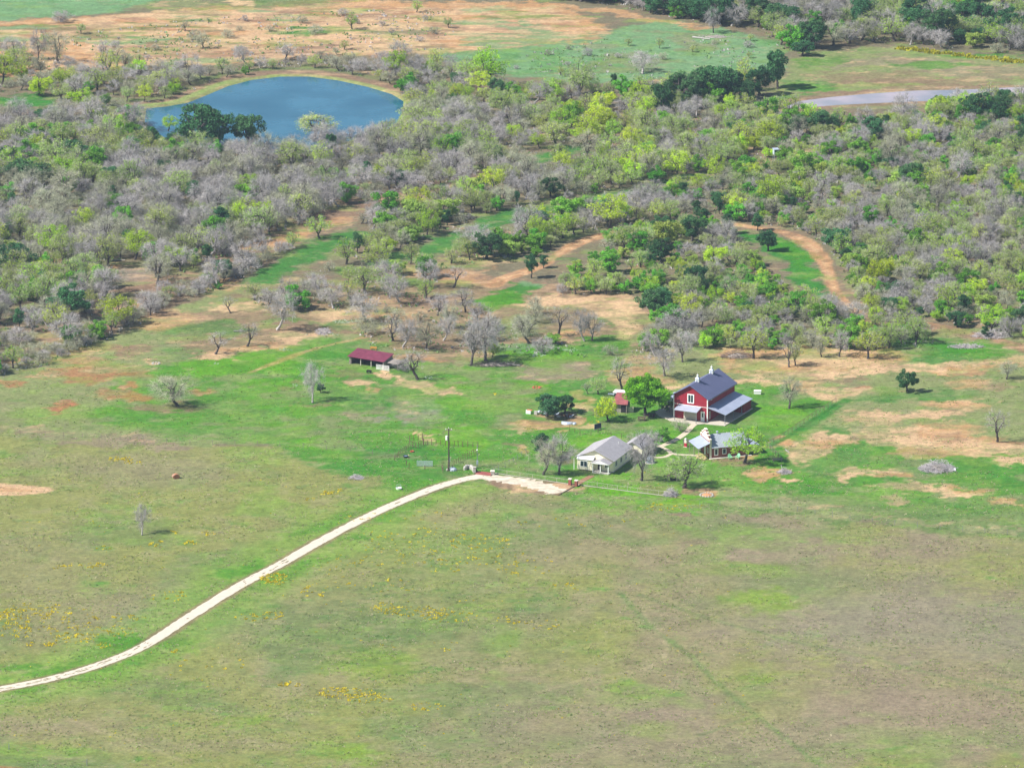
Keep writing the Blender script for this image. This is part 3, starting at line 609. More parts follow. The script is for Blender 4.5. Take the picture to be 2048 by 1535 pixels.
for s in range(5):
    variant('green_tree', 400+s, 5.2, 2.6, .8, m_bark, m_twigw, m_green if s % 2 else m_olive if s == 2 else m_green, clumps=34, twigs=10, leaves=125, leaf=.17, twl=.7, clr=.72, limbs=6, zb=.06, gaps=.5)
for s in range(4):
    variant('evergreen_oak', 500+s, 7.0, 3.6, 1.3, m_bark, m_twigw, m_dark, clumps=42, twigs=6, leaves=170, leaf=.2, twl=.7, clr=.9, limbs=6, zb=.12, gaps=.5, thick=.3)
for s in range(3):
    variant('juniper', 600+s, 5.5, 1.5, .9, m_bark, m_twigw, m_dark, clumps=34, twigs=4, leaves=110, leaf=.15, twl=.4, clr=.55, limbs=5, zb=.18, lean=.05, thick=.14)
variant('lime_tree', 700, 7.0, 3.6, 1.8, m_bark, m_twigw, m_lime, clumps=50, twigs=18, leaves=60, leaf=.15, twl=.9, clr=.85, limbs=5, zb=.25, gaps=.3)
variant('lime_tree', 701, 5.0, 3.0, .9, m_bark, m_twigw, m_lime, clumps=46, twigs=12, leaves=80, leaf=.15, twl=.8, clr=.8, limbs=5, zb=.12, gaps=.3)
variant('shade_tree', 710, 9.2, 4.6, 1.8, m_bark, m_twigw, m_bright, clumps=95, twigs=4, leaves=240, leaf=.2, twl=.6, clr=1.0, limbs=7, zb=.18, gaps=.12, thick=.32, lean=.05)
KINDNAME = dict(bare_tree='bare_tree', sparse_tree='bare_tree', bare_shrub='bare_shrub', leafing_tree='leafing_tree', green_tree='green_tree', evergreen_oak='evergreen_oak', juniper='juniper', lime_tree='lime_tree', shade_tree='shade_tree')
LOOK = dict(bare_tree='grey leafless tree', sparse_tree='grey leafless tree', bare_shrub='low bare bush', leafing_tree='thinly leafing tree', green_tree='bushy green tree', evergreen_oak='dark green oak', juniper='slim dark green juniper', lime_tree='bright lime green tree', shade_tree='full bright green tree')
CAT = dict(bare_tree='tree', sparse_tree='tree', bare_shrub='bush', leafing_tree='tree', green_tree='tree', evergreen_oak='oak tree', juniper='juniper', lime_tree='tree', shade_tree='tree')
GROUP = dict(bare_tree='leafless grey trees', sparse_tree='leafless grey trees', bare_shrub='leafless grey bushes in the woods', leafing_tree='trees coming into leaf', green_tree='green bushy trees of the brush', evergreen_oak='dark green oaks', juniper='dark green junipers', lime_tree='lime green trees')

# ------------------------------------------------------------------ trees: where they stand
rt = random.Random(11)
TREES = []     # dict(kind, var, x, y, sx, sz, rz, label)
def hand(px, py, kind, hpx, wpx, label=None, var=None):
    x_, y_ = G(px, py); m = MPP(px, py); H = hpx*m/.96; R = wpx*m/2*(1.2 if kind == 'evergreen_oak' else 1.1); H *= 1.05
    v = var if var is not None else rt.randrange(len(VAR[kind])); _, _, h0, r0 = VAR[kind][v]
    TREES.append(dict(kind=kind, var=v, x=x_, y=y_, sx=R/(r0*1.08), sz=H/(h0*1.04), rz=rt.uniform(0, 6.28), label=label, px=px, py=py, hand=True))
B, S, L_, O, J, GT, LT, SH = 'bare_tree', 'sparse_tree', 'leafing_tree', 'evergreen_oak', 'juniper', 'green_tree', 'lime_tree', 'bare_shrub'
hand(301,631,B,45,48); hand(229,655,LT,62,84,'lime green tree leaning over the red soil at the left field edge',0); hand(198,673,GT,34,36,'small dark green bush at the foot of the lime tree by the left field')
hand(461,626,S,32,36,'small bare tree on the sand patch above the two dark leaning trees'); hand(554,660,B,80,66,'tall pale grey bare tree with thick trunk on orange soil',2); hand(495,693,S,46,48,'dark bare tree with crooked limb, upper of the pair left of the sand'); hand(431,708,S,42,56,'wide low bare tree, lower of the pair on the orange soil edge')
hand(666,617,B,50,56); hand(607,604,B,48,46); hand(509,600,L_,34,46); hand(575,602,B,44,46); hand(640,598,B,50,50)
hand(355,812,B,62,92,'wide spreading bare tree alone on the left green pasture',1); hand(625,806,B,76,48,'tall bare tree with pale trunk alone left of the red roofed shed',5); hand(642,785,O,20,16,'tiny dark bush behind the pale trunk of the lone bare tree')
hand(424,578,B,36,34,'small bare tree with white trunk at the end of the hedge',2); hand(436,578,GT,14,16); hand(639,477,L_,46,56); hand(390,511,S,48,52)
hand(835.5,759,S,58,66,'forked dark bare tree with bent limbs right of the red shed'); hand(943,729,B,86,72,'large dense grey bare tree, left of the clump above the green',0); hand(972,722,B,98,80,'tallest grey bare tree in the clump above the green',3); hand(985,714,LT,34,26,'small lime green tree inside the grey clump',1); hand(806,694,B,58,58); hand(851,698,B,60,58); hand(786,681,S,48,54); hand(887,681,B,52,44)
hand(733,641,B,58,70,'bare tree with a straight pale trunk on bare tan soil',2); hand(798,604,B,60,66,'bare tree with white crooked limbs on the savanna',5); hand(730,586,L_,56,78,'broad yellow green topped tree left of the white limbed one'); hand(861,575,B,54,54); hand(907,575,S,44,50); hand(931,624,B,46,52); hand(875,631,B,42,56); hand(955,640,B,34,34)
hand(1063,556,J,50,26,'dark green juniper with a clear trunk alone in the open track',0); hand(1087,536,J,28,18,'small green juniper behind the lone one in the track'); hand(1075,629,B,38,34); hand(1052,674,B,40,40,'small bare tree with stout white trunk',5); hand(1116,670,S,58,58,'bare tree with dark writhing limbs above the white weeds'); hand(1169,682,B,64,40,'bare tree of many pale trunks by the green swale',2); hand(1184,681,B,56,46); hand(1106,688,GT,22,36,'low green bush under the writhing bare tree')
hand(1329,751,B,62,62,'bare tree with black leaning trunk behind the barn'); hand(1365,724,B,58,50); hand(1244,778,S,62,52,'dark bare tree leaning left above the small rusty roof'); hand(1196,788,L_,34,42); hand(1176,788,S,22,20)
hand(1310,712,B,44,46); hand(1290,700,GT,34,40); hand(714,506,J,44,24,'dark green juniper at the left end of the green brush row',1)
hand(1507,717,L_,62,60); hand(1578,734,S,50,40,'black trunked leaning tree above the dirt road'); hand(1591,730,L_,46,36,None,0); hand(1643,713,B,38,36); hand(1678,713,B,52,48); hand(1736,717,L_,58,60); hand(1832,688,L_,56,48,'slim yellow green tree at the right end of the brush edge')
hand(1814,783,O,46,38,'round dark green tree alone on the right pasture',0); hand(2013,758,B,34,44,'small pale bare tree at the far right of the dirt road'); hand(1578.5,817,B,60,56,'bare tree with leaning dark trunk on the lawn right of the barn',1)
hand(1536,502,O,44,38,'dark green round tree on the crescent lawn',1); hand(1454,468,J,42,26); hand(1515,461,J,36,22); hand(1408,450,J,34,22); hand(1780,624,O,32,38,'dark green oak right of the curved dirt track'); hand(1915,654,O,34,36); hand(1997,648,GT,34,34); hand(1840,633,J,20,18); hand(1970,675,J,24,16); hand(1396,583,O,56,44,'tall dark oak in the middle of the thicket above the barn',2); hand(1368,560,O,30,34)
hand(1995,883,S,66,58,'dead grey tree with twisted trunk at the right margin of the pasture',1); hand(284,1070,B,60,36,'lone small bare tree in the front meadow',5)
hand(1282.6,961,B,96,66,'tall bare tree with thick dark trunk in front of the cream house',3); hand(1367.6,975,L_,70,90,'wide thinly leafed tree in the yard by the rail fence',2); hand(1489,925,LT,72,86,'broad lime green tree shading the brick building',0); hand(1290,831,'shade_tree',82,86,'big bright green shade tree left of the red barn',0); hand(1333,823,GT,40,34,'darker green tree between the shade tree and the barn')
hand(1216.7,842,LT,50,54,'small lime green tree with dark trunk by the blue panel',1); hand(1093,833,O,48,58,'grey green evergreen over the scrap heap, left one',3); hand(1130,826,O,38,38,'grey green evergreen over the scrap heap, right one',2)
hand(1087,949,B,70,62,'leaning bare tree left of the cream house, left of two',1); hand(1118,948,B,78,66,'upright bare tree left of the cream house, right of two',0); hand(1083,920,J,56,34,'dark evergreen behind the two bare trees by the house'); hand(1308,905,B,44,40,'small bare tree behind the cream house'); hand(1325,882,GT,30,40,'thin green sapling on the lawn below the barn'); hand(1360,862,SH,24,34); hand(1262,890,SH,22,30)
hand(76,120,B,62,42,'leftmost dark bare tree of three on the far orange field'); hand(117,126,B,60,62,'middle wide bare tree of three on the far orange field'); hand(204,118,B,36,38,'right small bare tree of three on the far orange field'); hand(122,44,SH,22,50,'low grey thicket on the far left edge of the orange field'); hand(571,120,B,32,46,'dark bare tree on the bank above the pond'); hand(492,150,GT,18,16,'small dark bush at the pond head')
for a in [(337,174,34,40),(403,157,28,34),(453,155,26,30),(418,150,20,26),(520,136,24,30),(600,133,22,26),(678,142,30,36),(705,150,26,34),(750,150,30,36),(780,158,32,44),(830,165,32,40),(860,175,36,40),(930,180,34,46),(20,120,44,50),(10,150,40,60)]: hand(a[0],a[1],B,a[2],a[3])
for a in [(500,140,18,24),(630,136,26,34),(545,138,20,26),(760,162,24,34)]: hand(a[0],a[1],L_,a[2],a[3])
hand(164,214,LT,38,56,None,1); hand(80,192,LT,40,56,None,1); hand(125,200,L_,34,50); hand(186,166,B,44,74,'large pale bare tree in the scrub left of the pond',2); hand(280,145,LT,26,44,None,1)
hand(392,297,O,94,90,'largest dark oak at the near shore of the pond',0); hand(438,298,O,80,60,'middle dark oak at the near pond shore',1); hand(497,293,O,68,66,'rightmost rounded oak of the three at the pond shore',2)
hand(629,276,L_,50,92,'pale airy green tree rising against the pond water',2); hand(663,322,J,56,26); hand(44,374,O,56,90,'big dense green oak low at the left edge of the woods'); hand(109,250,O,36,62); hand(55,290,GT,46,58); hand(120,284,GT,40,58); hand(160,330,J,42,36); hand(294,298,O,48,44); hand(262,248,GT,42,52); hand(208,296,B,64,62); hand(110,335,L_,58,84,None,0); hand(336,262,LT,30,40,None,0); hand(256,303,L_,36,44)
hand(981,176,LT,80,78,'tall spring green tree above the pond corner',0); hand(1155,187,L_,64,66,'olive green airy tree at the edge of the far meadow',0); hand(1285,148,B,40,62,'pale domed bare tree in the far green meadow'); hand(1228,186,J,40,16,'dark green column shaped juniper by the far meadow'); hand(1326,234,O,74,50,'dark oak lowest of the far row'); hand(1360,212,O,68,76); hand(1392,204,O,66,74); hand(1428,203,O,74,84); hand(1458,206,O,72,70); hand(1490,182,L_,66,46); hand(1519,190,O,62,50); hand(1556,178,O,84,50,'tall dark conical oak at the end of the far row',3); hand(1604,112,O,32,42)
hand(827,258,L_,46,76,'broad grey green tree at the right end of the pond',4); hand(728,296,O,32,36,'small round dark oak near the pond'); hand(923,364,B,48,46); hand(1066,287,B,34,40,'bare tree with a white trunk in the middle woods',5); hand(1427,66,B,50,34,'pale bare tree over fallen logs on the far meadow'); hand(1645,265,O,46,60); hand(1826,354,O,30,32); hand(1813,246,B,62,60,'large bare tree standing above the river bend',2)

HANDXY = [(t['x'], t['y'], max(1.0, t['sx']*2.2)) for t in TREES]
def tree_free(x_, y_, r): return all((x_-a)**2+(y_-b_)**2 > (r*.45+c*.6)**2 for a, b_, c in HANDXY)
# clearings (bases may not stand here)
CLEAR = [POND, RIVER,
  GP([(185,226),(0,234),(-80,240),(-80,188),(110,188),(150,210)]),
  GP([(225,590),(215,545),(250,515),(290,530),(310,575),(280,600),(240,605)]),
  GP([(1450,190),(1451,190),(1451,191)]),
  GP([(1462,450),(1580,470),(1650,520),(1665,600),(1652,628),(1582,592),(1527,542),(1482,500)]),
  GP([(860,545),(1000,515),(1100,520),(1140,560),(1100,600),(900,600)]), GP([(1040,590),(1290,590),(1290,700),(1180,680),(1100,640),(960,640)]),
  GP([(70,378),(95,376),(98,396),(72,398)]), GP([(1500,318),(1560,320),(1555,335),(1500,338)]), GP([(1585,298),(1640,298),(1640,312),(1585,312)])]
CLINE = [(smooth_line(GP([(60,700),(200,640),(300,592),(400,548),(520,497),(600,462),(690,427),(790,402),(900,374),(970,358)])), 4.2),
  (TRACK, 4.5), (smooth_line(GP([(500,590),(570,545),(640,505),(700,472)])), 9), (smooth_line(GP([(840,512),(900,482),(980,452),(1060,428),(1190,404)])), 8),
  (smooth_line(GP([(1045,332),(1100,314),(1150,299)])), 6.5), (smooth_line(GP([(1390,360),(1500,332),(1545,326)])), 4), (smooth_line(GP([(1230,398),(1300,380),(1390,360)])), 3.5)]
# zones: polygon of bases, spacing, weights, size range
ZONES = [
 # hedge along the left field, dense
 ('hedge', GP([(-80,765),(-80,735),(60,712),(150,680),(240,636),(330,592),(430,556),(520,515),(610,484),(640,492),(610,505),(520,545),(470,558),(420,580),(340,606),(295,636),(180,690),(100,722),(20,752)]), 3.0, {SH:6, B:2, L_:3, GT:2, O:.5}, (.6, .95)),
 ('left wood', GP([(-80,715),(-80,250),(120,232),(290,262),(330,285),(560,314),(700,292),(800,280),(850,250),(1000,250),(1000,352),(900,366),(790,392),(690,415),(600,450),(520,485),(400,535),(300,582),(200,630),(60,690)]), 4.1, {B:8, SH:5, L_:3, LT:.35, GT:1.2, O:.3, J:.3}, (.65, 1.15)),
 ('pond side', GP([(-80,180),(-80,118),(30,122),(150,140),(260,130),(330,150),(420,165),(320,200),(200,222),(130,208),(100,186)]), 4.8, {B:5, SH:4, L_:4, LT:1.4, GT:.5}, (.55, .9)),
 ('pond corner', GP([(820,250),(800,190),(760,160),(830,140),(920,150),(1010,180),(1200,195),(1330,190),(1560,232),(1600,252),(1600,330),(1380,340),(1200,390),(1000,350),(850,275)]), 4.3, {B:5.4, SH:4, L_:5.5, LT:1.9, GT:1.4, O:.2}, (.6, 1.0)),
 ('row two', GP([(690,505),(720,450),(800,415),(1000,360),(1200,330),(1400,335),(1400,350),(1200,385),(1060,415),(980,440),(900,470),(840,498),(790,500),(730,505)]), 3.9, {B:3.6, SH:2, L_:5.5, LT:1.4, GT:4.6, J:1, O:.4}, (.6, .95)),
 ('middle', GP([(880,520),(900,495),(990,462),(1060,440),(1200,412),(1330,385),(1480,350),(1480,450),(1330,445),(1250,455),(1180,470),(1100,515),(1000,545),(940,535)]), 3.9, {B:3.8, SH:2.5, L_:5.5, LT:1.3, GT:4.4, J:.6, O:.3}, (.6, .95)),
 ('savanna top', GP([(470,600),(540,555),(640,520),(700,500),(830,505),(900,545),(860,600),(700,620),(560,620)]), 7.2, {B:8, SH:2, L_:3, GT:.3}, (.7, 1.1)),
 ('savanna', GP([(760,700),(700,640),(860,600),(960,640),(1080,630),(1290,700),(1240,720),(1100,705),(930,705)]), 11, {B:6, S:2, SH:4}, (.6, 1.0)),
 ('inner thicket', GP([(1085,590),(1110,560),(1190,520),(1230,480),(1330,455),(1480,462),(1510,500),(1560,530),(1600,570),(1700,640),(1840,660),(1870,690),(1740,700),(1600,695),(1480,705),(1440,700),(1290,690),(1290,640),(1290,600),(1200,605)]), 3.4, {B:3, SH:2.2, L_:5.6, LT:2, GT:6.2, O:.5, J:.5}, (.5, .84)),
 ('right wood', GP([(1400,350),(1480,340),(1600,330),(1600,252),(1700,250),(1840,240),(1880,216),(2130,197),(2130,700),(2050,690),(1960,665),(1850,640),(1740,630),(1700,605),(1685,560),(1650,500),(1600,465),(1500,445),(1480,400)]), 3.45, {B:4.2, SH:2.6, L_:6.2, LT:2.0, GT:6.0, O:.45, J:.3}, (.5, .84)),
 ('far wood', GP([(1090,0),(1060,-40),(2130,-40),(2130,112),(2048,114),(1950,100),(1800,88),(1730,86),(1650,94),(1600,104),(1545,92),(1530,62),(1480,56),(1380,42),(1300,26),(1220,10)]), 4.8, {B:3.4, SH:1.5, L_:3.5, GT:4, O:3.2}, (.85, 1.45)),
 ('mid scrub', GP([(1330,235),(1330,215),(1480,205),(1550,222),(1560,240)]), 4.8, {B:3, SH:2, L_:3, GT:2, O:1}, (.7, 1.0)),
 ('pond head', GP([(430,150),(500,128),(640,120),(780,135),(880,125),(960,150),(900,185),(830,185),(760,160),(640,140),(540,140)]), 7.5, {B:5, SH:5, L_:3, GT:.5}, (.5, .85)),
 ('orange scrub', GP([(-80,90),(500,30),(900,20),(900,100),(400,125),(-80,125)]), 26, {SH:6, B:1, L_:1}, (.35, .8)),
 ('far meadow scrub', GP([(960,130),(1200,80),(1500,80),(1540,150),(1200,160)]), 20, {SH:6, L_:1}, (.3, .6)),
 ('far left top', GP([(-80,100),(-80,80),(30,85),(60,130),(-80,140)]), 7, {B:3, SH:3}, (.6, .9)),
]
cands = []
grid = {}
def ok_spacing(x_, y_, r):
    gx, gy = int(x_//6), int(y_//6)
    for i_ in (gx-1, gx, gx+1):
        for j_ in (gy-1, gy, gy+1):
            for a, b_, c in grid.get((i_, j_), ()):
                if (a-x_)**2+(b_-y_)**2 < (min(r, c))**2: return False
    return True
zr = np.random.default_rng(77)
for zi, (zn, poly, sp, wts, (s0, s1)) in enumerate(ZONES):
    x0 = min(p[0] for p in poly); sp *= .87; x1 = max(p[0] for p in poly); y0 = min(p[1] for p in poly); y1 = max(p[1] for p in poly)
    n = int((x1-x0)*(y1-y0)/(sp*sp)*5); qx = zr.uniform(x0, x1, n); qy = zr.uniform(y0, y1, n)
    edge = (fbm(qx, qy, 14, 3, 300+zi)-.5)*6
    keep = poly_sd(qx, qy, poly) < edge*.35
    for c in CLEAR: keep &= poly_sd(qx, qy, c) > .8
    for c, wd in CLINE: keep &= line_d(qx, qy, c) > wd+edge*.25
    ksp = sp*(1+.7*sstep(.58, .75, fbm(qx, qy, 25, 3, 400+zi)))
    wn = fbm(qx, qy, 30, 3, 500, .6); wn2 = fbm(qx, qy, 11, 3, 520, .6)
    ks = list(wts); 
    for a, b_, s_, k_, w1, w2 in zip(qx, qy, ksp, keep, wn, wn2):
        if not k_ or not ok_spacing(a, b_, s_): continue
        pxx, pyy = PX(a, b_)
        if not (-45 < pxx < 2093 and pyy > -45): continue
        if not tree_free(a, b_, s_): continue
        grid.setdefault((int(a//6), int(b_//6)), []).append((a, b_, s_))
        ww = [wts[q]*(math.exp((w1-.5)*6+(w2-.5)*4) if q in (L_, GT, O, J, LT) else math.exp(-(w1-.5)*4)) for q in ks]
        r_ = zr.uniform(0, sum(ww)); kk = ks[0]
        for q, w_ in zip(ks, ww):
            r_ -= w_
            if r_ <= 0: kk = q; break
        s2 = zr.uniform(s0, s1)*1.12*math.exp(zr.normal(0, .2)); s2 = min(s2, 1.45); v = int(zr.integers(len(VAR[kk])))
        cands.append(dict(kind=kk, var=v, x=float(a), y=float(b_), sx=s2*zr.uniform(.9, 1.15), sz=s2*zr.uniform(.85, 1.1), rz=zr.uniform(0, 6.28), label=None, px=pxx, py=pyy, hand=False))
print('trees', len(TREES), 'wood', len(cands))
# the nearest of each kind stand alone, the rest of the woods is one mass
cands.sort(key=lambda t: -t['py'])
LIMIT = dict(bare_tree=235, sparse_tree=20, bare_shrub=230, leafing_tree=250, green_tree=250, evergreen_oak=90, juniper=90, lime_tree=90)
cnt = {}; rest = []
for t in cands:
    k = t['kind']; cnt[k] = cnt.get(k, 0)+1
    # what is out in the open or in front stands alone
    (TREES if cnt[k] <= LIMIT.get(k, 0) and t['py'] > 100 else rest).append(t)
print('alone', len(TREES), 'mass', len(rest), cnt)
LAND = [('red barn', 1400, 760), ('cream house', 1215, 915), ('red roofed shed', 740, 715), ('lone juniper in the track', 1063, 530), ('crescent lawn', 1600, 520), ('deer stand', 1552, 310),
        ('left field hedge end', 424, 575), ('lone wide bare tree', 355, 790), ('three pond oaks', 440, 270), ('pond corner', 810, 250), ('right dead tree', 1995, 860),
        ('lone dark pasture tree', 1814, 765), ('top end of the dirt track', 1500, 450), ('lower end of the dirt track', 1690, 610), ('far dark oak row', 1440, 190), ('river bend', 1600, 215), ('far orange field', 300, 100),
        ('lime tree at the left field', 229, 640), ('small green meadow', 60, 205), ('tall oak in the thicket', 1396, 560), ('dark oak at the left edge', 44, 350), ('tan woodland clearing', 255, 560), ('grey clump above the green', 960, 690), ('dirt road right end', 2030, 720), ('far meadow', 1300, 110), ('tall tree behind the pond', 981, 150), ('white weed patches', 1090, 705), ('diagonal green strip', 1000, 445), ('far right dark oak', 1780, 610), ('river water', 1720, 200), ('upper woods white trunk', 1066, 270), ('dark scrap heap', 1095, 820), ('brick store', 1450, 890)]
LAND = [(a.replace('right dead tree', 'dead tree at the margin').replace('dirt road right end', 'end of the dirt road').replace('far right dark oak', 'oak by the dirt track'), b_, c) for a, b_, c in LAND]
def ordinal(n):
    w1 = ['', 'first', 'second', 'third', 'fourth', 'fifth', 'sixth', 'seventh', 'eighth', 'ninth', 'tenth', 'eleventh', 'twelfth', 'thirteenth', 'fourteenth', 'fifteenth', 'sixteenth', 'seventeenth', 'eighteenth', 'nineteenth']
    tens = {2: 'twent', 3: 'thirt', 4: 'fort', 5: 'fift', 6: 'sixt', 7: 'sevent', 8: 'eight', 9: 'ninet'}
    if n < 20: return w1[n]
    t, u = divmod(n, 10); return tens[t]+'ieth' if u == 0 else tens[t]+'y-'+w1[u]
by = {}
for t in TREES:
    d = [math.hypot(t['px']-a, (t['py']-b_)*2) for _, a, b_ in LAND]; j = int(np.argmin(d)); dx_, dy_ = t['px']-LAND[j][1], (t['py']-LAND[j][2])*2
    side = ('right of' if dx_ > 0 else 'left of') if abs(dx_) > abs(dy_) else ('behind' if dy_ < 0 else 'in front of')
    by.setdefault((LOOK[t['kind']], j, side), []).append((d[j], len(by), id(t), t))
for (lk, j, side), lst in by.items():
    lst.sort()
    for i_, (_, _, _, t) in enumerate(lst):
        if not t['label']:
            t['label'] = f"{ordinal(i_+1)} {lk} {side} the {LAND[j][0]}"
protos = {}
for t in TREES:
    k = t['kind']; nm = KINDNAME[k]; tm, cm, h0, r0 = VAR[k][t['var']]
    o = thing(nm, t['label'], CAT[k], (t['x'], t['y'], 0), t['rz'], GROUP.get(k)); o.scale = (t['sx'], t['sx'], t['sz'])
    a = link_mesh('trunk', tm, o); c = link_mesh('crown' if k != 'bare_shrub' else 'twigs', cm, o); protos.setdefault((k, t['var']), (a, c))
def mass(name, items, kinds):
    """many trees beyond counting: one object whose points carry trunk and crown by geometry nodes"""
    items = [t for t in items if t['kind'] in kinds]
    if not items: return
    me = bpy.data.meshes.new(name); me.from_pydata([(t['x'], t['y'], 0) for t in items], [], [])
    keys = sorted({(t['kind'], t['var']) for t in items})
    a = me.attributes.new('variant', 'INT', 'POINT'); a.data.foreach_set('value', [keys.index((t['kind'], t['var'])) for t in items])
    a = me.attributes.new('size', 'FLOAT_VECTOR', 'POINT'); a.data.foreach_set('vector', [v for t in items for v in (t['sx'], t['sx'], t['sz'])])
    a = me.attributes.new('turn', 'FLOAT_VECTOR', 'POINT'); a.data.foreach_set('vector', [v for t in items for v in (0, 0, t['rz'])])
    o = link_mesh(name, me); ng = bpy.data.node_groups.new(name, 'GeometryNodeTree')
    ng.interface.new_socket('Geometry', in_out='INPUT', socket_type='NodeSocketGeometry'); ng.interface.new_socket('Geometry', in_out='OUTPUT', socket_type='NodeSocketGeometry')
    N = ng.nodes; L = ng.links; gi = N.new('NodeGroupInput'); go = N.new('NodeGroupOutput'); jn = N.new('GeometryNodeJoinGeometry'); L.new(jn.outputs[0], go.inputs[0])
    def attr(nm, ty):
        n = N.new('GeometryNodeInputNamedAttribute'); n.data_type = ty; n.inputs[0].default_value = nm; return n.outputs[0]
    va, sz, tn = attr('variant', 'INT'), attr('size', 'FLOAT_VECTOR'), attr('turn', 'FLOAT_VECTOR')
    for i_, key in enumerate(keys):
        if key not in protos: print('no proto', key); continue
        j2 = N.new('GeometryNodeJoinGeometry')
        for q in protos[key]:
            oi = N.new('GeometryNodeObjectInfo'); oi.transform_space = 'ORIGINAL'; oi.inputs['Object'].default_value = q; L.new(oi.outputs['Geometry'], j2.inputs[0])
        g2 = N.new('GeometryNodeGeometryToInstance'); L.new(j2.outputs[0], g2.inputs[0])
        ip = N.new('GeometryNodeInstanceOnPoints'); L.new(gi.outputs[0], ip.inputs['Points']); L.new(g2.outputs[0], ip.inputs['Instance'])
        cp = N.new('FunctionNodeCompare'); cp.data_type = 'INT'; cp.operation = 'EQUAL'
        ins = [s for s in cp.inputs if s.type == 'INT']; L.new(va, ins[0]); ins[1].default_value = i_
        L.new(cp.outputs[0], ip.inputs['Selection']); L.new(tn, ip.inputs['Rotation']); L.new(sz, ip.inputs['Scale']); L.new(ip.outputs[0], jn.inputs[0])
    md = o.modifiers.new('trees', 'NODES'); md.node_group = ng
    return tag(o, kind='stuff')
tag(mass('far_woodland', rest, set(VAR)), 'mass of far trees and brush reaching back to the river and beyond it', 'woodland') if rest else None
# ------------------------------------------------------------------ buildings
def hl(h, k=1.65): return tuple(float(v) for v in np.minimum(hx(h)/k, .85))
m_red = mat('barn_red', (.31, .02, .035), .7, .10, .7, stripes=(0, .30, .25), spec=.2)
m_redside = m_red
m_white = mat('white_paint', (.86, .86, .82), .6, .05, 2)
m_roofb = mat('barn_roof_metal', (.14, .15, .25), .55, .06, .5, stripes=(1, .42, .22), metal=.1, spec=.25)
m_galv = mat('galvanised_roof', (.38, .42, .52), .5, .08, .6, stripes=(1, .42, .22), metal=.15, spec=.3)
m_galvx = mat('galvanised_awning', (.40, .43, .51), .5, .08, .6, stripes=(0, .42, .22), metal=.15, spec=.3)
m_post = mat('steel_post', (.22, .22, .25), .6, .1, 3)
m_glass = mat('window_glass', (.02, .04, .05), .08, .1, 1, spec=.6)
m_beige = mat('roller_door', (.42, .38, .31), .7, .06, 1.2, stripes=(2, .35, .3))
m_cream = mat('cream_siding', (.86, .80, .58), .75, .05, 1.0, stripes=(2, .22, .05))
m_shingle = mat('grey_shingles', (.36, .34, .345), .9, .10, 1.5, stripes=(0, .3, .12))
m_brick = mat('red_brick', (.27, .085, .06), .9, .2, 4, stripes=(2, .22, .2))
m_cap = mat('cream_stone', (.78, .70, .58), .8, .08, 3)
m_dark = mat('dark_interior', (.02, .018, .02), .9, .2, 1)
m_rust = mat('rusty_roof', (.17, .035, .062), .7, .22, .9, stripes=(0, .5, .2), spec=.2)
m_wood = mat('weathered_wood', (.30, .26, .22), .9, .2, 2, stripes=(0, .2, .3))
m_pipe = mat('rusty_pipe', (.16, .085, .06), .85, .25, 3)
m_ppipe = mat('pale_pipe', (.46, .42, .35), .8, .1, 3)
m_stone = mat('limestone', (.45, .42, .37), .9, .2, 4, bump=.6)
m_black = mat('black_rubber', (.02, .022, .03), .6, .2, 3)
m_tin = mat('pale_tin', (.52, .58, .66), .4, .15, 2, metal=.3)
def gable(mb, w, l, e, r, y0=0.0, mi=0):
    """walls of a gabled house: width w, length l, eaves e, ridge r"""
    mb.add([(0,y0,0),(w,y0,0),(w,y0,e),(w/2,y0,r),(0,y0,e),(0,l,0),(w,l,0),(w,l,e),(w/2,l,r),(0,l,e)],
           [(0,1,2,3,4),(9,8,7,6,5),(1,6,7,2),(5,0,4,9),(2,7,8,3),(4,3,8,9)], mi); return mb
def roof_pair(w, l, e, r, oh, of, ob, t=.12):
    """two roof slopes; oh side overhang, of / ob front and back"""
    s = (r-e)/(w/2); mb = MB()
    for a in (0, 1):
        xo = -oh if a == 0 else w+oh; zo = e-s*oh+t; xr = w/2
        P_ = [(xo, -of, zo), (xr, -of, r+t), (xr, l+ob, r+t), (xo, l+ob, zo)]
        if a: P_ = P_[::-1]
        mb.slab(P_, t)
    return mb
def window(parent, x0, x1, z0, z1, y=0.0, side='front', bars=1, fw=.14, name='window', pane=None, frame=None):
    """frame ring with a pane set in it; side: front (-y), right (+x, given along y)"""
    f = MB(); t = .07
    def bx(a0, a1, c0, c1, d0, d1, m):
        if side == 'front': m.box(a0, a1, y-d1, y-d0, c0, c1)
        elif side == 'left': m.box(y-d1, y-d0, a0, a1, c0, c1)
        else: m.box(y+d0, y+d1, a0, a1, c0, c1)
    bx(x0, x1, z0, z0+fw, .004, t, f); bx(x0, x1, z1-fw, z1, .004, t, f); bx(x0, x0+fw, z0+fw, z1-fw, .004, t, f); bx(x1-fw, x1, z0+fw, z1-fw, .004, t, f)
    for k in range(1, bars+1):
        c = x0+(x1-x0)*k/(bars+1); bx(c-.05, c+.05, z0+fw, z1-fw, .004, t-.012, f)
    fo = f.build(name, frame or m_white, parent); g = MB(); bx(x0+fw, x1-fw, z0+fw, z1-fw, .006, .03, g); g.build('pane', pane or m_glass, fo); return fo
A0 = math.radians(-26.5)
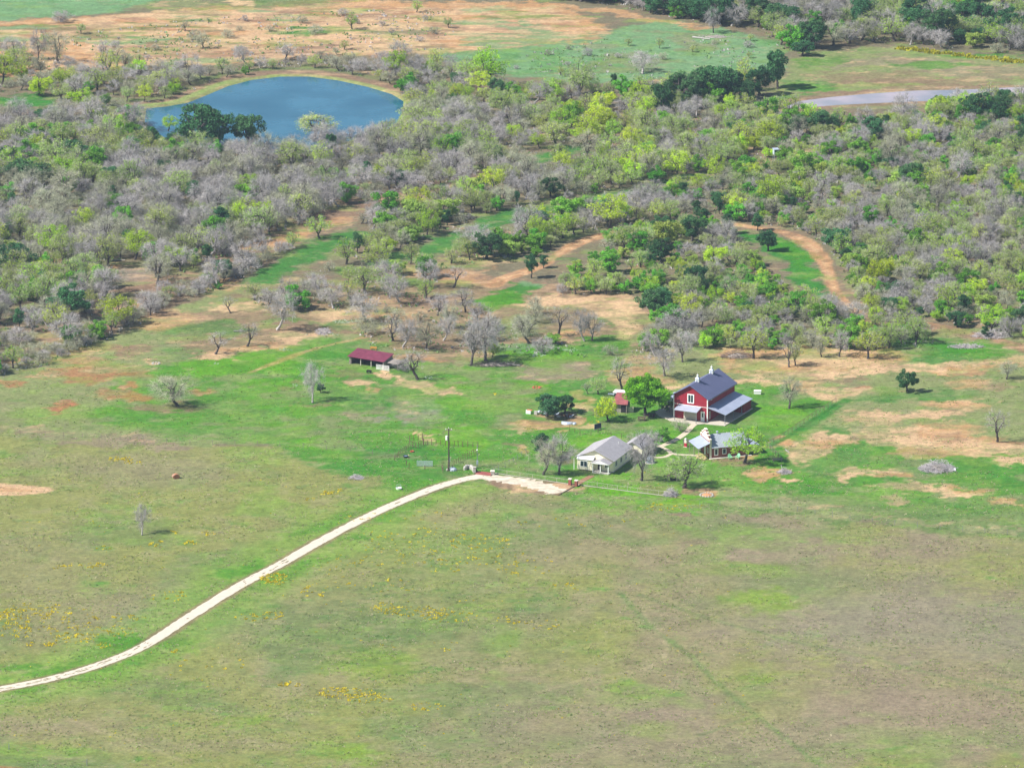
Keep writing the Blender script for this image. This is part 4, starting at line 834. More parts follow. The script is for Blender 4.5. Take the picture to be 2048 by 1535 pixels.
# --- red barn
bx_, by_ = G(1347, 835)
barn = thing('red_barn', 'two storey red barn with dark metal gable roof, white corner trim and lean-to sheds', 'barn', (bx_, by_, .16), A0)
BW, BL, BE, BR = 8.9, 15.6, 5.75, 8.45
gable(MB(), BW, BL, BE, BR).build('wall', m_red, barn)
rf = roof_pair(BW, BL, BE, BR, .55, .55, .4).build('roof', m_roofb, barn)
t = MB(); s = (BR-BE)/(BW/2)
for a in (0, 1):   # eave and rake fascia
    xo = -.56 if a == 0 else BW+.56; t.box(min(xo, xo+.02*(1-2*a)), max(xo, xo+.02*(1-2*a)), -.5, BL+.35, BE-s*.56-.14, BE-s*.56+.02)
t.build('fascia', m_post, rf)
tr = MB()
for xx, yy in ((-.05, -.05), (BW-.17, -.05)):
    tr.box(xx, xx+.22, yy-.03, yy+.05, 0, BE-.1)
tr.box(BW-.02, BW+.05, -.05, .17, 0, BE-.25); tr.box(-.05, .02, -.05, .17, 0, BE-.25)
tr.box(.17, BW-.17, -.045, -.004, 3.42, 3.52)
tr.build('trim', m_white, barn)
window(barn, 3.6, 5.35, 4.0, 6.3, bars=1, fw=.24)
d = MB().box(7.15, 8.15, -.08, -.004, 0, 2.35).build('entry_door', m_white, barn); MB().box(7.48, 7.82, -.11, -.084, .95, 2.0).build('pane', m_glass, d)
gd = MB().box(2.9, 5.9, -.05, -.004, 0, 2.5).build('garage_door', m_beige, barn)
MB().box(2.72, 2.9, -.09, -.004, 0, 2.62).box(5.9, 6.08, -.09, -.004, 0, 2.62).build('door_frame', m_cap, gd)
# front awning
aw = MB().slab([(1.3, -2.75, 2.75), (7.3, -2.75, 2.75), (7.3, -.02, 3.42), (1.3, -.02, 3.42)], .08).build('awning_roof', m_galvx, barn)
for xx in (1.5, 7.1): MB().tube((xx, -2.6, 0), (xx, -2.6, 2.72), .07).build('post', m_post, barn)
# right lean-to with closed rear bay
lr = MB().slab([(BW+.01, -.25, 3.62), (BW+4.9, -.25, 2.38), (BW+4.9, BL-.2, 2.38), (BW+.01, BL-.2, 3.62)], .1).build('lean_to_roof', m_galv, barn)
for yy in (.05, 4.9, 9.7): MB().tube((BW+4.55, yy, 0), (BW+4.55, yy, 2.34), .09).build('post', m_post, barn)
lw = MB()
lw.add([(BW+.03, 10.6, 0), (BW+4.6, 10.6, 0), (BW+4.6, 10.6, 2.33), (BW+.03, 10.6, 3.48)], [(0, 1, 2, 3)])
lw.add([(BW+4.6, 10.6, 0), (BW+4.6, BL-.5, 0), (BW+4.6, BL-.5, 2.33), (BW+4.6, 10.6, 2.33)], [(0, 1, 2, 3)])
lw.add([(BW+.03, BL-.5, 0), (BW+4.6, BL-.5, 0), (BW+4.6, BL-.5, 2.33), (BW+.03, BL-.5, 3.48)], [(3, 2, 1, 0)])
lw.build('lean_to_wall', m_red, barn)
window(barn, .9, 1.6, .5, 2.3, y=BW, side='right', bars=0, fw=.1)
MB().box(BW+.03, BW+.28, 1.5, 2.0, 4.95, 5.3).build('air_vent', m_white, barn)
# left carport
MB().slab([(-5.6, 3.2, 2.25), (-.01, 3.2, 3.2), (-.01, 12.5, 3.2), (-5.6, 12.5, 2.25)], .09).build('carport_roof', m_galv, barn)
for xx, yy in ((-5.4, 3.4), (-2.6, 3.4), (-5.4, 8), (-5.4, 12.3)): MB().tube((xx, yy, 0), (xx, yy, 2.26 if xx < -5 else 2.7), .08).build('post', m_post, barn)
dish = MB().lathe([(.02, 0), (.35, .05), (.62, .2), (.66, .24)], n=18).build('satellite_dish', m_tin, barn); dish.location = (-.75, .1, 4.35); dish.rotation_euler = (math.radians(70), 0, math.radians(-20))
MB().tube((-.75, .1, 4.3), (-.03, .3, 4.1), .05).build('bracket', m_post, dish)
# slab
sb = MB(); sb.add([(-5.9, 2.2, -.0), (-3.2, -.9, 0), (-.5, -2.2, 0), (.5, -3.0, 0), (7.6, -3.1, 0), (9.0, -1.7, 0), (BW+5.0, -1.0, 0), (BW+5.0, BL-.3, 0), (-5.9, BL-2, 0)], [tuple(range(9))])
vs = sb.v[:]; sb.add([(a, b2, c-.14) for a, b2, c in vs], []); 
sb.f += [(k+9, (k+1) % 9+9, (k+1) % 9, k) for k in range(9)]; sb.m += [0]*9
so_ = sb.build('slab_path', m_slab); so_.location = (bx_, by_, .148); so_.rotation_euler = (0, 0, A0); tag(so_, kind='structure')
# cupolas: they ride on the ridge
for k, yy in enumerate((3.9, 11.9)):
    cu = MB(); cu.box(-.42, .42, -.42, .42, -.25, .75).build('cupola', m_white, barn).location = (BW/2, yy, BR)
    co = [o for o in barn.children if o.name.startswith('cupola')][-1]
    MB().add([(-.52,-.52,.75),(.52,-.52,.75),(.52,.52,.75),(-.52,.52,.75),(0,0,1.25)], [(0,3,2,1),(0,1,4),(1,2,4),(2,3,4),(3,0,4)]).build('cupola_roof', m_tin, co)
    MB().lathe([(.02, 1.2), (.2, 1.3), (.27, 1.45), (.2, 1.62), (.02, 1.72)], n=10).tube((0, 0, 1.6), (0, 0, 2.1), .025).build('finial', m_white, co)
    MB().box(-.25, .25, -.435, -.424, .1, .6).box(.424, .435, -.25, .25, .1, .6).build('louvre', m_tin, co)

# --- cream farmhouse
hx0, hy0 = G(1154.5, 936.5)
A1 = math.radians(-22)
house = thing('farm_house', 'cream cottage with grey shingle gable roof, white porch and brick path', 'house', (hx0, hy0, .25), A1)
HW, HL, HE, HR = 8.9, 11.6, 2.75, 4.75
b_ = MB(); gable(b_, HW, HL, HE, HR); b_.build('wall', m_cream, house)
MB().box(-.06, HW+.06, -.06, HL+.06, -.26, 0).build('foundation', m_stone, house)
roof_pair(HW, HL, HE, HR, .5, .55, .45).build('roof', m_shingle, house)
bay = MB().box(.45, 4.15, -.95, -.003, 0, 2.45).build('front_bay', m_cream, house)
MB().slab([(.25, -1.2, 2.5), (4.35, -1.2, 2.5), (4.35, -.02, 3.2), (.25, -.02, 3.2)], .07).build('bay_roof', m_white, house)
w1 = window(bay, 1.1, 2.9, .7, 2.15, y=-.95, bars=1, fw=.12)
po = MB().box(4.5, 8.6, -2.0, -.003, -.24, -.02).build('porch', m_stone, house)
pr = MB(); pr.add([(4.35,-2.47,2.22),(8.75,-2.47,2.22),(6.55,-2.47,3.02),(4.35,-.02,2.25),(8.75,-.02,2.25),(6.55,-.02,3.0)], [(0,1,2),(5,4,3),(0,2,5,3),(2,1,4,5),(0,3,4,1)]); pr.build('porch_gable', m_white, house)
MB().slab([(4.2,-2.45,2.3),(6.55,-2.45,3.1),(6.55,-.03,3.1),(4.2,-.03,2.3)], .06).slab([(8.9,-2.45,2.3),(8.9,-.03,2.3),(6.55,-.03,3.1),(6.55,-2.45,3.1)], .06).build('porch_roof', m_shingle, house)
for xx in (4.65, 6.5, 8.45): MB().box(xx-.09, xx+.09, -2.1, -1.92, -.02, 2.25).build('porch_column', m_white, house)
fd = MB().box(5.1, 6.0, -.05, -.004, 0, 2.1).build('front_door', m_dark, house); window(house, 6.8, 7.9, .7, 1.95, bars=1, fw=.09)
for yy in (1.2, 4.4, 7.6): window(house, yy, yy+1.25, .75, 2.1, y=HW, side='right', bars=1, fw=.1)
MB().tube((6.9, 8.6, 4.1), (6.9, 8.6, 4.6), .08).build('vent_pipe', m_white, house)
MB().box(-.5, -.38, -.98, -.86, -.25, 2.5).build('downpipe', m_white, house)
# --- rear cottage
gx0, gy0 = G(1247, 912)
rear = thing('rear_cottage', 'small cream outbuilding with grey roof half hidden behind the farmhouse', 'outbuilding', (gx0, gy0, .1), A1)
gable(MB(), 4.6, 7.2, 2.35, 3.65).build('wall', m_cream, rear); roof_pair(4.6, 7.2, 2.35, 3.65, .4, .45, .45).build('roof', m_shingle, rear)
window(rear, 1.2, 2.0, .9, 1.9, bars=0, fw=.1); window(rear, 2.6, 3.6, .7, 1.9, y=4.6, side='right', bars=1, fw=.1)
MB().box(2.5, 3.4, -.06, -.004, 0, 2.0).build('door', m_wood, rear)
# --- brick store with stepped parapet (long side runs to the right)
sx0, sy0 = G(1422.5, 916.5); A2 = math.radians(17.5)
store = thing('brick_store', 'small dark red brick building with stepped cream capped parapet and tin roof', 'building', (sx0, sy0, .08), A2)
SL, SWD = 8.6, 6.6     # local x along the long side, local y away from the viewer
b_ = MB(); b_.add([(0,0,0),(SL,0,0),(SL,0,2.7),(0,0,2.7),(0,SWD,0),(SL,SWD,0),(SL,SWD,2.7),(0,SWD,2.7),(0,SWD/2,4.7),(SL,SWD/2,4.7)],
    [(0,1,2,3),(5,4,7,6),(1,5,6,9,2),(4,0,3,8,7),(3,2,9,8),(7,8,9,6)]); b_.build('wall', m_brick, store)
mb = MB(); mb.slab([(.02,-.45,2.52),(SL+.4,-.45,2.52),(SL+.4,SWD/2,4.85),(.02,SWD/2,4.85)], .1); mb.slab([(.02,SWD/2,4.85),(SL+.4,SWD/2,4.85),(SL+.4,SWD+.45,2.52),(.02,SWD+.45,2.52)], .1)
mb.build('roof', mat('store_roof', (.40, .44, .47), .5, .08, .6, stripes=(0, .42, .25), metal=.15), store)
MB().lathe([(.13, 0), (.13, .4), (.3, .42), (.3, .55), (.05, .7)], c=(2.6, SWD/2, 4.8), n=10).build('roof_vent', m_tin, store)
# parapet wall with steps, thickness .35 in x
steps = [(0.0, .9, 4.55), (.9, 1.9, 5.25), (1.9, 2.6, 5.75), (2.6, 4.0, 6.25), (4.0, 4.7, 5.75), (4.7, 5.7, 5.25), (5.7, 6.6, 4.55)]
mb = MB(); capm = MB(); inset = MB()
for a, c, h in steps:
    mb.box(-.35, -.004, a, c, 0, h-.14); capm.box(-.45, .1, a-.03, c+.03, h-.14, h)
    inset.box(-.372, -.353, a+(.5 if a < .1 else 0), c-(.5 if c > 6.5 else 0), 4.0, h-.5)
pw = mb.build('parapet', m_brick, store); capm.build('parapet_cap', m_cap, pw); inset.build('parapet_panel', m_cap, pw)
MB().box(-.42, .03, -.10, .12, 0, 4.4).box(-.42, .03, SWD-.12, SWD+.1, 0, 4.4).build('corner_post', m_cap, store)
MB().slab([(-3.3,-.25,2.6),(-.36,-.25,3.75),(-.36,SWD+.1,3.75),(-3.3,SWD+.1,2.6)], .09).build('awning_roof', m_galv, store)
for yy in (0, SWD/2, SWD-.2): MB().tube((-3.1, yy, 0), (-3.1, yy, 2.6), .08).build('awning_post', m_wood, store)
window(store, .7, 1.7, .55, 2.3, bars=0, fw=.2); window(store, 2.7, 3.7, .75, 2.1, bars=0, fw=.14); window(store, 1.0, 1.8, .9, 2.2, y=-.35, side='left', bars=0, fw=.12)
MB().box(-.43, -.353, 2.8, 3.8, 0, 2.3).build('door', m_white, store)
MB().box(-.6, SL+1.2, -.75, -.11, -.075, .06).build('footing', m_cap, store)
# rear patio cover
MB().slab([(SL+.45,.2,2.55),(SL+3.4,.2,2.2),(SL+3.4,SWD-1,2.2),(SL+.45,SWD-1,2.55)], .08).build('patio_roof', m_galv, store)
for yy in (.4, SWD-1.3): MB().tube((SL+3.2, yy, 0), (SL+3.2, yy, 2.15), .08).build('patio_post', m_wood, store)
# --- red roofed open shed
rx0, ry0 = G(699, 726.8); A3 = math.radians(-30)
shed = thing('open_shed', 'long low open fronted shed with rusty red tin roof and black bays', 'shed', (rx0, ry0, 0), A3)
MB().slab([(-.4,-.5,1.95),(10.2,-.5,1.95),(10.2,4.5,2.9),(-.4,4.5,2.9)], .07).build('roof', m_rust, shed)
mb = MB(); mb.box(0, 9.9, 4.1, 4.2, 0, 2.75); mb.add([(0,0,0),(0,4.1,0),(0,4.1,2.75),(0,0,1.95)], [(3,2,1,0)]); mb.add([(9.9,0,0),(9.9,4.1,0),(9.9,4.1,2.75),(9.9,0,1.95)], [(0,1,2,3)]); mb.box(0, .5, -.02, .04, 0, 1.9)
mb.build('wall', m_wood, shed); MB().box(.5, 9.8, 3.9, 4.08, 0, 2.6).build('bay_shade_sheet', m_dark, shed)  # near-black sheet before the back wall paints in the shade of the bays
for xx in (.1, 3.3, 6.3, 9.8): MB().box(xx-.09, xx+.09, -.13, .05, 0, 1.93).build('post', m_wood if xx < .5 else m_ppipe, shed)
MB().slab([(10.2,.6,1.6),(13.6,.6,1.45),(13.6,3.6,1.75),(10.2,3.6,1.9)], .06).build('side_roof', m_wood, shed)
for xx, yy in ((13.4, .8), (13.4, 3.4)): MB().box(xx-.07, xx+.07, yy-.07, yy+.07, 0, 1.45).build('side_post', m_wood, shed)
def gate(name, label, px, py, ang, L=3.4, H=1.25, n=5, m=m_white, cat='gate'):
    x_, y_ = G(px, py); g = thing(name, label, cat, (x_, y_, .05), ang); mb = MB()
    for i_ in range(n): z_ = .12+(H-.12)*i_/(n-1); mb.box(.05, L-.05, -.02, .02, z_-.055, z_+.055)
    mb.build('rails', m, g); MB().box(0, .06, -.04, .04, 0, H+.05).box(L-.06, L, -.04, .04, 0, H+.05).box(L/2-.04, L/2+.04, -.035, -.022, .1, H).build('uprights', m, g); return g
gate('farm_gate', 'white barred gate across the right bay of the red roofed shed', 752.5, 738.5, math.radians(-27), 3.6, 1.2, 5)
gate('farm_gate', 'grey white barred gate standing alone in the grass left of the power pole', 833.5, 932, math.radians(-3), 3.7, 1.25, 6, m_tin)
bush = thing('olive_bush', 'olive brown bush leaning over the right end of the red roofed shed', 'bush', (*G(806, 741), 0), 1.0); bush.scale = (1.0, 1.0, .95)
tm, cm, _, _ = VAR['leafing_tree'][2]; link_mesh('stem', VAR['bare_shrub'][1][0], bush); link_mesh('foliage', VAR['bare_shrub'][1][1], bush)
# --- small rust roofed shed by the shade tree
rx1, ry1 = G(1226, 824)
rs = thing('rusty_shed', 'little shed with rusty red roof between lime tree and shade tree', 'shed', (rx1, ry1, 0), math.radians(-14))
MB().slab([(-.2,-.3,2.15),(3.6,-.3,2.15),(3.2,3.6,4.0),(.1,3.6,4.0)], .07).build('roof', mat('rose_rust_roof', (.27, .075, .075), .7, .3, 1.3), rs)
MB().box(0, 3.4, .3, 3.3, 0, 2.1).build('wall', m_wood, rs); MB().box(1.9, 3.3, .2, .29, 0, 1.9).build('doorway', m_dark, rs)
for xx in (.05, 3.3): MB().box(xx-.07, xx+.07, -.1, .04, 0, 2.1).build('post', m_wood, rs)
mb = MB(); pn = thing('picket_pen', 'pale picket panel pen at the foot of the rusty shed', 'fence', (*G(1251, 824), 0), math.radians(-8))
for k in range(9): mb.box(k*.22, k*.22+.15, -.03, .03, 0, 1.35)
mb.build('pickets', m_cap, pn); MB().box(0, 1.95, .031, .07, .3, .4).box(0, 1.95, .031, .07, 1.0, 1.1).build('rails', m_cap, pn)
# ------------------------------------------------------------------ fences
def fence(name, label, pts, spacing, h, rails, mp, mr, r=.05, rr=.03, z0=0, cat='fence', wire=None, curb=None, rng_=0):
    line = GP(pts); f = thing(name, label, cat, (line[0][0], line[0][1], 0)); ox, oy = line[0]
    rg = random.Random(len(pts)*7+3); posts = []; acc = 0
    for (x0, y0), (x1, y1) in zip(line[:-1], line[1:]):
        L0 = math.hypot(x1-x0, y1-y0); n = max(1, round(L0/spacing))
        for k in range(n): posts.append((x0+(x1-x0)*k/n-ox, y0+(y1-y0)*k/n-oy))
    posts.append((line[-1][0]-ox, line[-1][1]-oy)); me = MB().tube((0, 0, 0), (0, 0, 1), r, r*.9).mesh('post', mp)
    for p in posts[:100]:
        q = link_mesh('post', me, f); q.location = (p[0], p[1], 0); hh = h*(1+rg.uniform(-rng_, rng_)); q.scale = (1, 1, hh); q.rotation_euler = (rg.uniform(-1, 1)*rng_*.3, rg.uniform(-1, 1)*rng_*.3, 0)
    mb = MB()
    for z_ in rails:
        for a, b2 in zip(posts[:-1], posts[1:]): mb.tube((*a, z_), (*b2, z_), rr, n=4)
    if rails: mb.build('rails', mr, f)
    if wire:
        mb = MB(); m_, zz, sp, wr = wire
        for a, b2 in zip(posts[:-1], posts[1:]):
            for z_ in zz: mb.tube((*a, z_), (*b2, z_), wr, n=3)
            L0 = math.hypot(b2[0]-a[0], b2[1]-a[1]); n = int(L0/sp)
            for k in range(1, n): t_ = k/n; mb.tube((a[0]+(b2[0]-a[0])*t_, a[1]+(b2[1]-a[1])*t_, 0.02), (a[0]+(b2[0]-a[0])*t_, a[1]+(b2[1]-a[1])*t_, zz[-1]), wr, n=3)
        mb.build('wire_mesh', m_, f)
    if curb:
        mb = MB()
        for a, b2 in zip(posts[:-1], posts[1:]): mb.tube((*a, .1), (*b2, .1), curb, n=5)
        mb.build('bottom_rail', m_ppipe, f)
    return f
m_wire = mat('grey_wire', (.20, .19, .17), .7, .1, 2)
W_ = (m_wire, (.3, .6, .9), .6, .012)
fence('pipe_fence', 'front yard pipe fence left of the brick gate pillars above the gravel pad', [(988,946),(1040,954),(1090,961),(1137,968)], 3.0, 1.15, (1.12,), m_ppipe, m_ppipe, wire=W_, curb=.08)
fence('pipe_fence', 'front yard pipe fence right of the brick gate pillars', [(1154,969.5),(1215,977),(1275,985),(1338,992.5)], 2.5, 1.15, (1.12,), m_ppipe, m_ppipe, rr=.035, wire=W_, curb=.09)
fence('pipe_fence', 'pipe fence climbing from the cattle guard to the two bare trees', [(984,946),(1010,934),(1035,918),(1052,906)], 2.6, 1.2, (1.15,), m_post, m_wire, wire=W_)
fence('wire_fence', 'dark wire fence running diagonally behind the brick building', [(1535,893),(1560,880),(1600,853),(1640,826),(1672,806)], 2.6, 1.35, (1.3,), m_pipe, m_pipe, wire=(m_wire, (.35, .7, 1.05, 1.25), .55, .014), curb=None)
fence('wire_fence', 'short wire fence end turning down beside the brick building', [(1535,893),(1546,905),(1562,920)], 2.0, 1.2, (1.15,), m_pipe, m_wire, wire=W_)
fence('wire_fence', 'thin post and wire fence crossing the yard grass above the farmhouse', [(1139,862),(1160,869),(1182,871),(1210,860)], 2.3, 1.3, (1.2,), m_pipe, m_wire)
fence('wire_fence', 'post and wire fence from the farmhouse roof toward the barn path', [(1222,873),(1243,876),(1262,876),(1300,878),(1338,885)], 2.4, 1.2, (1.1,), m_pipe, m_wire)
fence('wire_fence', 'faint boundary wire fence at the top of the right meadow', [(1400,1011),(1480,1009),(1560,1016),(1700,1040),(1880,1058),(2060,1072)], 5.0, 1.2, (1.1, .6), m_post, m_wire, r=.04, rr=.012, rng_=.1)
fence('wire_fence', 'faint boundary wire fence between left pasture and front meadow', [(-10,866),(90,872),(240,878),(380,888),(560,892),(700,903),(790,915)], 5.0, 1.2, (1.1, .6), m_wood, m_wire, r=.05, rr=.012, rng_=.1)
fence('wire_fence', 'roadside wire fence in the bottom corner of the meadow', [(-20,1490),(18,1498),(174,1530),(330,1562)], 18, 1.3, (1.2, .7), m_post, m_wire, r=.07, rr=.012)
fence('corral_fence', 'rusty post corral back wall running to the slim light pole', [(846,889),(872,889),(900,891),(925,893),(956,894)], 1.2, 1.35, (.5, 1.2), m_pipe, m_pipe, r=.07, rr=.022, rng_=.22)
fence('corral_fence', 'small square rusty post pen at the top left of the corral', [(820,893),(819,881),(845,879),(847,890),(832,896),(820,893)], 1.1, 1.5, (.6, 1.3), m_pipe, m_pipe, r=.07, rr=.02, rng_=.15)
fence('corral_fence', 'rusty corral fence falling from the small pen toward the black tub', [(820,894),(810,903),(798,912),(789,920)], 1.3, 1.25, (.6, 1.1), m_pipe, m_pipe, r=.07, rr=.02, rng_=.2)
fence('corral_fence', 'rusty corral fence dropping from the slim light pole to the power pole', [(952,906),(935,915),(917,924),(908,930)], 1.1, 1.25, (.4, .8, 1.15), m_pipe, m_pipe, r=.06, rr=.022, rng_=.15)
fence('corral_fence', 'scattered rusty front posts of the corral left of the power pole', [(813,930),(818,937),(850,938)], 4.2, 1.2, (), m_pipe, m_pipe, r=.08, rng_=.2)
fence('corral_fence', 'pale pole rails right of the grey gate beside the power pole', [(884,937),(886,944),(896,943),(905,940)], 1.6, 1.3, (.5, 1.1), m_pipe, m_wood, r=.07, rr=.03, rng_=.2)
# brick gate pillars
def pillar(px, py, lab):
    p = thing('gate_pillar', lab, 'pillar', (*G(px, py), 0), A1, 'brick gate pillars')
    MB().box(-.32, .32, -.32, .32, 0, 1.35).build('shaft', m_brick, p); MB().box(-.4, .4, -.4, .4, 1.352, 1.5).build('cap', m_cap, p)
pillar(1140, 969, 'left brick gate pillar with pale cap on the house path'); pillar(1152.5, 972, 'right brick gate pillar with pale cap on the house path')
# stone entrance wings
st = thing('stone_wall', 'curved limestone entrance wall left of the cattle guard', 'wall', (*G(929, 940), 0))
mb = MB(); rg = random.Random(4); o0 = G(929, 940)
pts = [(929,940),(934,936),(941,937),(946,940),(949,945)]
for (a, b2) in zip(GP(pts)[:-1], GP(pts)[1:]):
    n = 3
    for k in range(n):
        cx_, cy_ = a[0]+(b2[0]-a[0])*(k+.5)/n-o0[0], a[1]+(b2[1]-a[1])*(k+.5)/n-o0[1]; h_ = rg.uniform(.85, 1.1)
        mb.lathe([(.36, 0), (.4, h_*.4), (.36, h_*.8), (.2, h_)], c=(cx_, cy_, 0), n=7)
mb.build('stonework', m_stone, st); MB().box(-.3, .3, -.3, .3, 0, 1.3).box(-.38, .38, -.38, .38, 1.302, 1.42).build('end_pier', m_stone, st).location = (G(949,945)[0]-o0[0], G(949,945)[1]-o0[1], 0)
st = thing('stone_pier', 'pale limestone pier right of the cattle guard', 'pier', (*G(985, 949), 0))
MB().box(-.42, .42, -.4, .4, 0, .85).build('shaft', m_stone, st); MB().box(-.5, .5, -.48, .48, .852, 1.0).build('cap', m_cap, st)
# cattle guard
a, b2 = G(950, 948), G(981, 951.5); an = math.atan2(b2[1]-a[1], b2[0]-a[0]); Lg = math.hypot(b2[0]-a[0], b2[1]-a[1])
cg = thing('cattle_guard', 'red steel cattle guard grid across the end of the white drive', 'cattle guard', (*a, .045), an)
mb = MB()
for k in range(9): mb.box(0, Lg, k*.26, k*.26+.14, .03, .12)
mb.build('bars', mat('red_steel', (.36, .10, .08), .7, .2, 2), cg); MB().box(-.12, 0, -.1, 2.4, 0, .16).box(Lg, Lg+.12, -.1, 2.4, 0, .16).build('frame', m_pipe, cg)
# ------------------------------------------------------------------ poles
pp = thing('power_pole', 'tall dark wooden power pole with crossarm and white transformer can', 'power pole', (*G(897.7, 941), 0))
MB().tube((0, 0, 0), (0, 0, 10.2), .19, .13, 8).build('pole', mat('creosote_wood', (.07, .045, .04), .9, .2, 2), pp)
ca_ = MB().box(-.75, .75, -.07, .05, 9.75, 9.9).build('crossarm', m_wood, pp)
for xx in (-.65, 0, .65): MB().lathe([(.05, 0), (.09, .06), (.05, .14), (.08, .2), (.02, .28)], c=(xx, 0, 9.9 if xx else 10.2), n=8).build('insulator', m_white, pp)
MB().lathe([(.05, 0), (.27, .03), (.27, .95), (.2, 1.05), (.05, 1.1)], c=(-.46, 0, 7.4), n=12).build('transformer', m_white, pp)
MB().tube((.25, -.05, 2.2), (.25, -.05, 3.0), .07).build('meter_box', m_tin, pp)
lp = thing('light_pole', 'slim dark pole with white lamp and blue grey meter box', 'light pole', (*G(954.5, 932.5), 0))
MB().tube((0, 0, 0), (0, 0, 5.3), .09, .05).build('pole', m_post, lp); MB().lathe([(.04, 0), (.2, .08), (.12, .3)], c=(0, -.12, 3.9), n=10).build('lamp', m_white, lp)
MB().box(-.22, .22, -.32, -.1, .6, 1.5).build('meter_box', m_tin, lp); MB().box(-.1, .1, -.15, .15, 4.6, 4.75).build('bracket', m_post, lp)
# ------------------------------------------------------------------ deer stand
ds = thing('deer_stand', 'white box hunting blind on tall legs at the wood track', 'hunting blind', (*G(1551, 326), 0), .3); ds.scale = (.65, .65, .8)
for xx, yy in ((-.8, -.8), (.8, -.8), (.8, .8), (-.8, .8)): MB().tube((xx*1.25, yy*1.25, 0), (xx, yy, 3.2), .07).build('leg', m_tin, ds)
MB().box(-1, 1, -1, 1, 3.2, 5.0).build('cabin', mat('blind_white', (.42, .5, .52), .7, .1, 2), ds); MB().slab([(-1.3,-1.3,5.1),(1.3,-1.3,5.1),(1.3,1.3,5.3),(-1.3,1.3,5.3)], .08).build('roof', m_tin, ds)
MB().box(-.7, .7, -1.03, -1.004, 4.25, 4.7).build('slot_window', m_dark, ds); MB().box(.25, .75, -1.25, -1.1, 0, 3.2).build('ladder', m_wood, ds)
# ------------------------------------------------------------------ yard things
def picnic(px, py, lab, rz):
    t_ = thing('picnic_table', lab, 'picnic table', (*G(px, py), 0), rz, 'picnic tables under the shade tree'); m_ = m_pt
    MB().box(-1, 1, -.38, .38, .7, .76).build('table_top', m_, t_)
    for s_ in (-1, 1): MB().box(-1, 1, s_*.75-.14, s_*.75+.14, .42, .47).build('bench', m_, t_)
    for xx in (-.7, .7): MB().box(xx-.04, xx+.04, -.8, .8, .36, .415).box(xx-.05, xx+.05, -.35, -.25, 0, .7).box(xx-.05, xx+.05, .25, .35, 0, .7).build('leg', m_, t_)
m_pt = mat('dark_red_wood', (.10, .03, .05), .8, .15, 3)
picnic(1283.5, 840, 'dark red picnic table nearer the fence under the shade tree', -.1); picnic(1302, 833, 'dark red picnic table nearer the barn slab under the shade tree', -.35)
wt = thing('water_tank', 'round blue grey metal cistern with domed cap on a pale slab', 'water tank', (*G(1300, 925), 0))
MB().lathe([(.95, .12), (.95, .95), (.75, 1.25), (.35, 1.6), (.1, 1.7)], n=20).build('tank', mat('blue_steel', (.25, .32, .38), .5, .15, 2, metal=.2), wt); MB().lathe([(1.25, 0), (1.25, .12)], n=20).build('slab', m_cap, wt)
wh = thing('well_house', 'small hooded well house with brown barrel roof and white finial', 'well house', (*G(1346, 960), 0), -.3)
mb = MB(); prof = [(-1.25, 1.0), (-1.05, 1.45), (-.55, 1.85), (0, 2.0), (.55, 1.85), (1.05, 1.45), (1.25, 1.0), (1.1, 1.0), (0, 1.75), (-1.1, 1.0)]
mb.prism(prof, -.9, .9); mb.build('hood', mat('brown_shingle', (.22, .14, .14), .9, .2, 3), wh); MB().lathe([(.05, 0), (.2, .1), (.05, .3)], c=(0, 0, 2.0), n=8).build('finial', m_white, wh)
for xx in (-1.1, 1.1):
    for yy in (-.7, .7): MB().box(xx-.06, xx+.06, yy-.06, yy+.06, 0, 1.05).build('post', m_wood, wh)
MB().lathe([(.7, 0), (.7, .6), (.55, .6), (.55, .5)], n=12).build('well_ring', m_dark, wh)
gp = thing('fuel_pump', 'old red and white fuel pump beside the brick building awning', 'fuel pump', (*G(1371.3, 893), 0), -.4)
mr_ = mat('pump_red', (.45, .03, .05), .5, .1, 2); MB().box(-.32, .32, -.25, .25, 0, .95).build('cabinet', mr_, gp); MB().box(-.28, .28, -.22, .22, .952, 1.6).build('dial_head', m_cap, gp)
MB().lathe([(.1, 1.6), (.26, 1.75), (.26, 1.95), (.1, 2.1)], n=10).build('globe', m_white, gp); MB().box(-.45, .45, -.4, .4, -.02, .06).build('plinth', m_cap, gp)
sw = thing('shadow_box_fence', 'low grey board fence behind the fuel pump', 'fence', (*G(1366, 886), 0), -.05); mb = MB()
for k in range(13): mb.box(k*.17, k*.17+.14, -.03, .03, 0, 1.0)
mb.build('boards', m_wood, sw); MB().box(0, 2.3, .031, .08, .3, .4).box(0, 2.3, .031, .08, .75, .85).build('rails', m_wood, sw)
rl = thing('wooden_ramp', 'yellow new timber steps with railing leading to the store awning', 'steps', (*G(1394, 915), 0), math.radians(-30)); m_yel = mat('new_timber', (.72, .55, .27), .8, .15, 3)
MB().box(0, 2.4, -.5, .5, .05, .22).build('deck', m_yel, rl)
for yy in (-.5, .5):
    mb = MB(); mb.box(0, 2.4, yy-.04, yy+.04, .95, 1.03)
    for k in range(7): mb.box(k*.39, k*.39+.07, yy-.035, yy+.035, .22, .95)
    mb.build('railing', m_yel, rl)
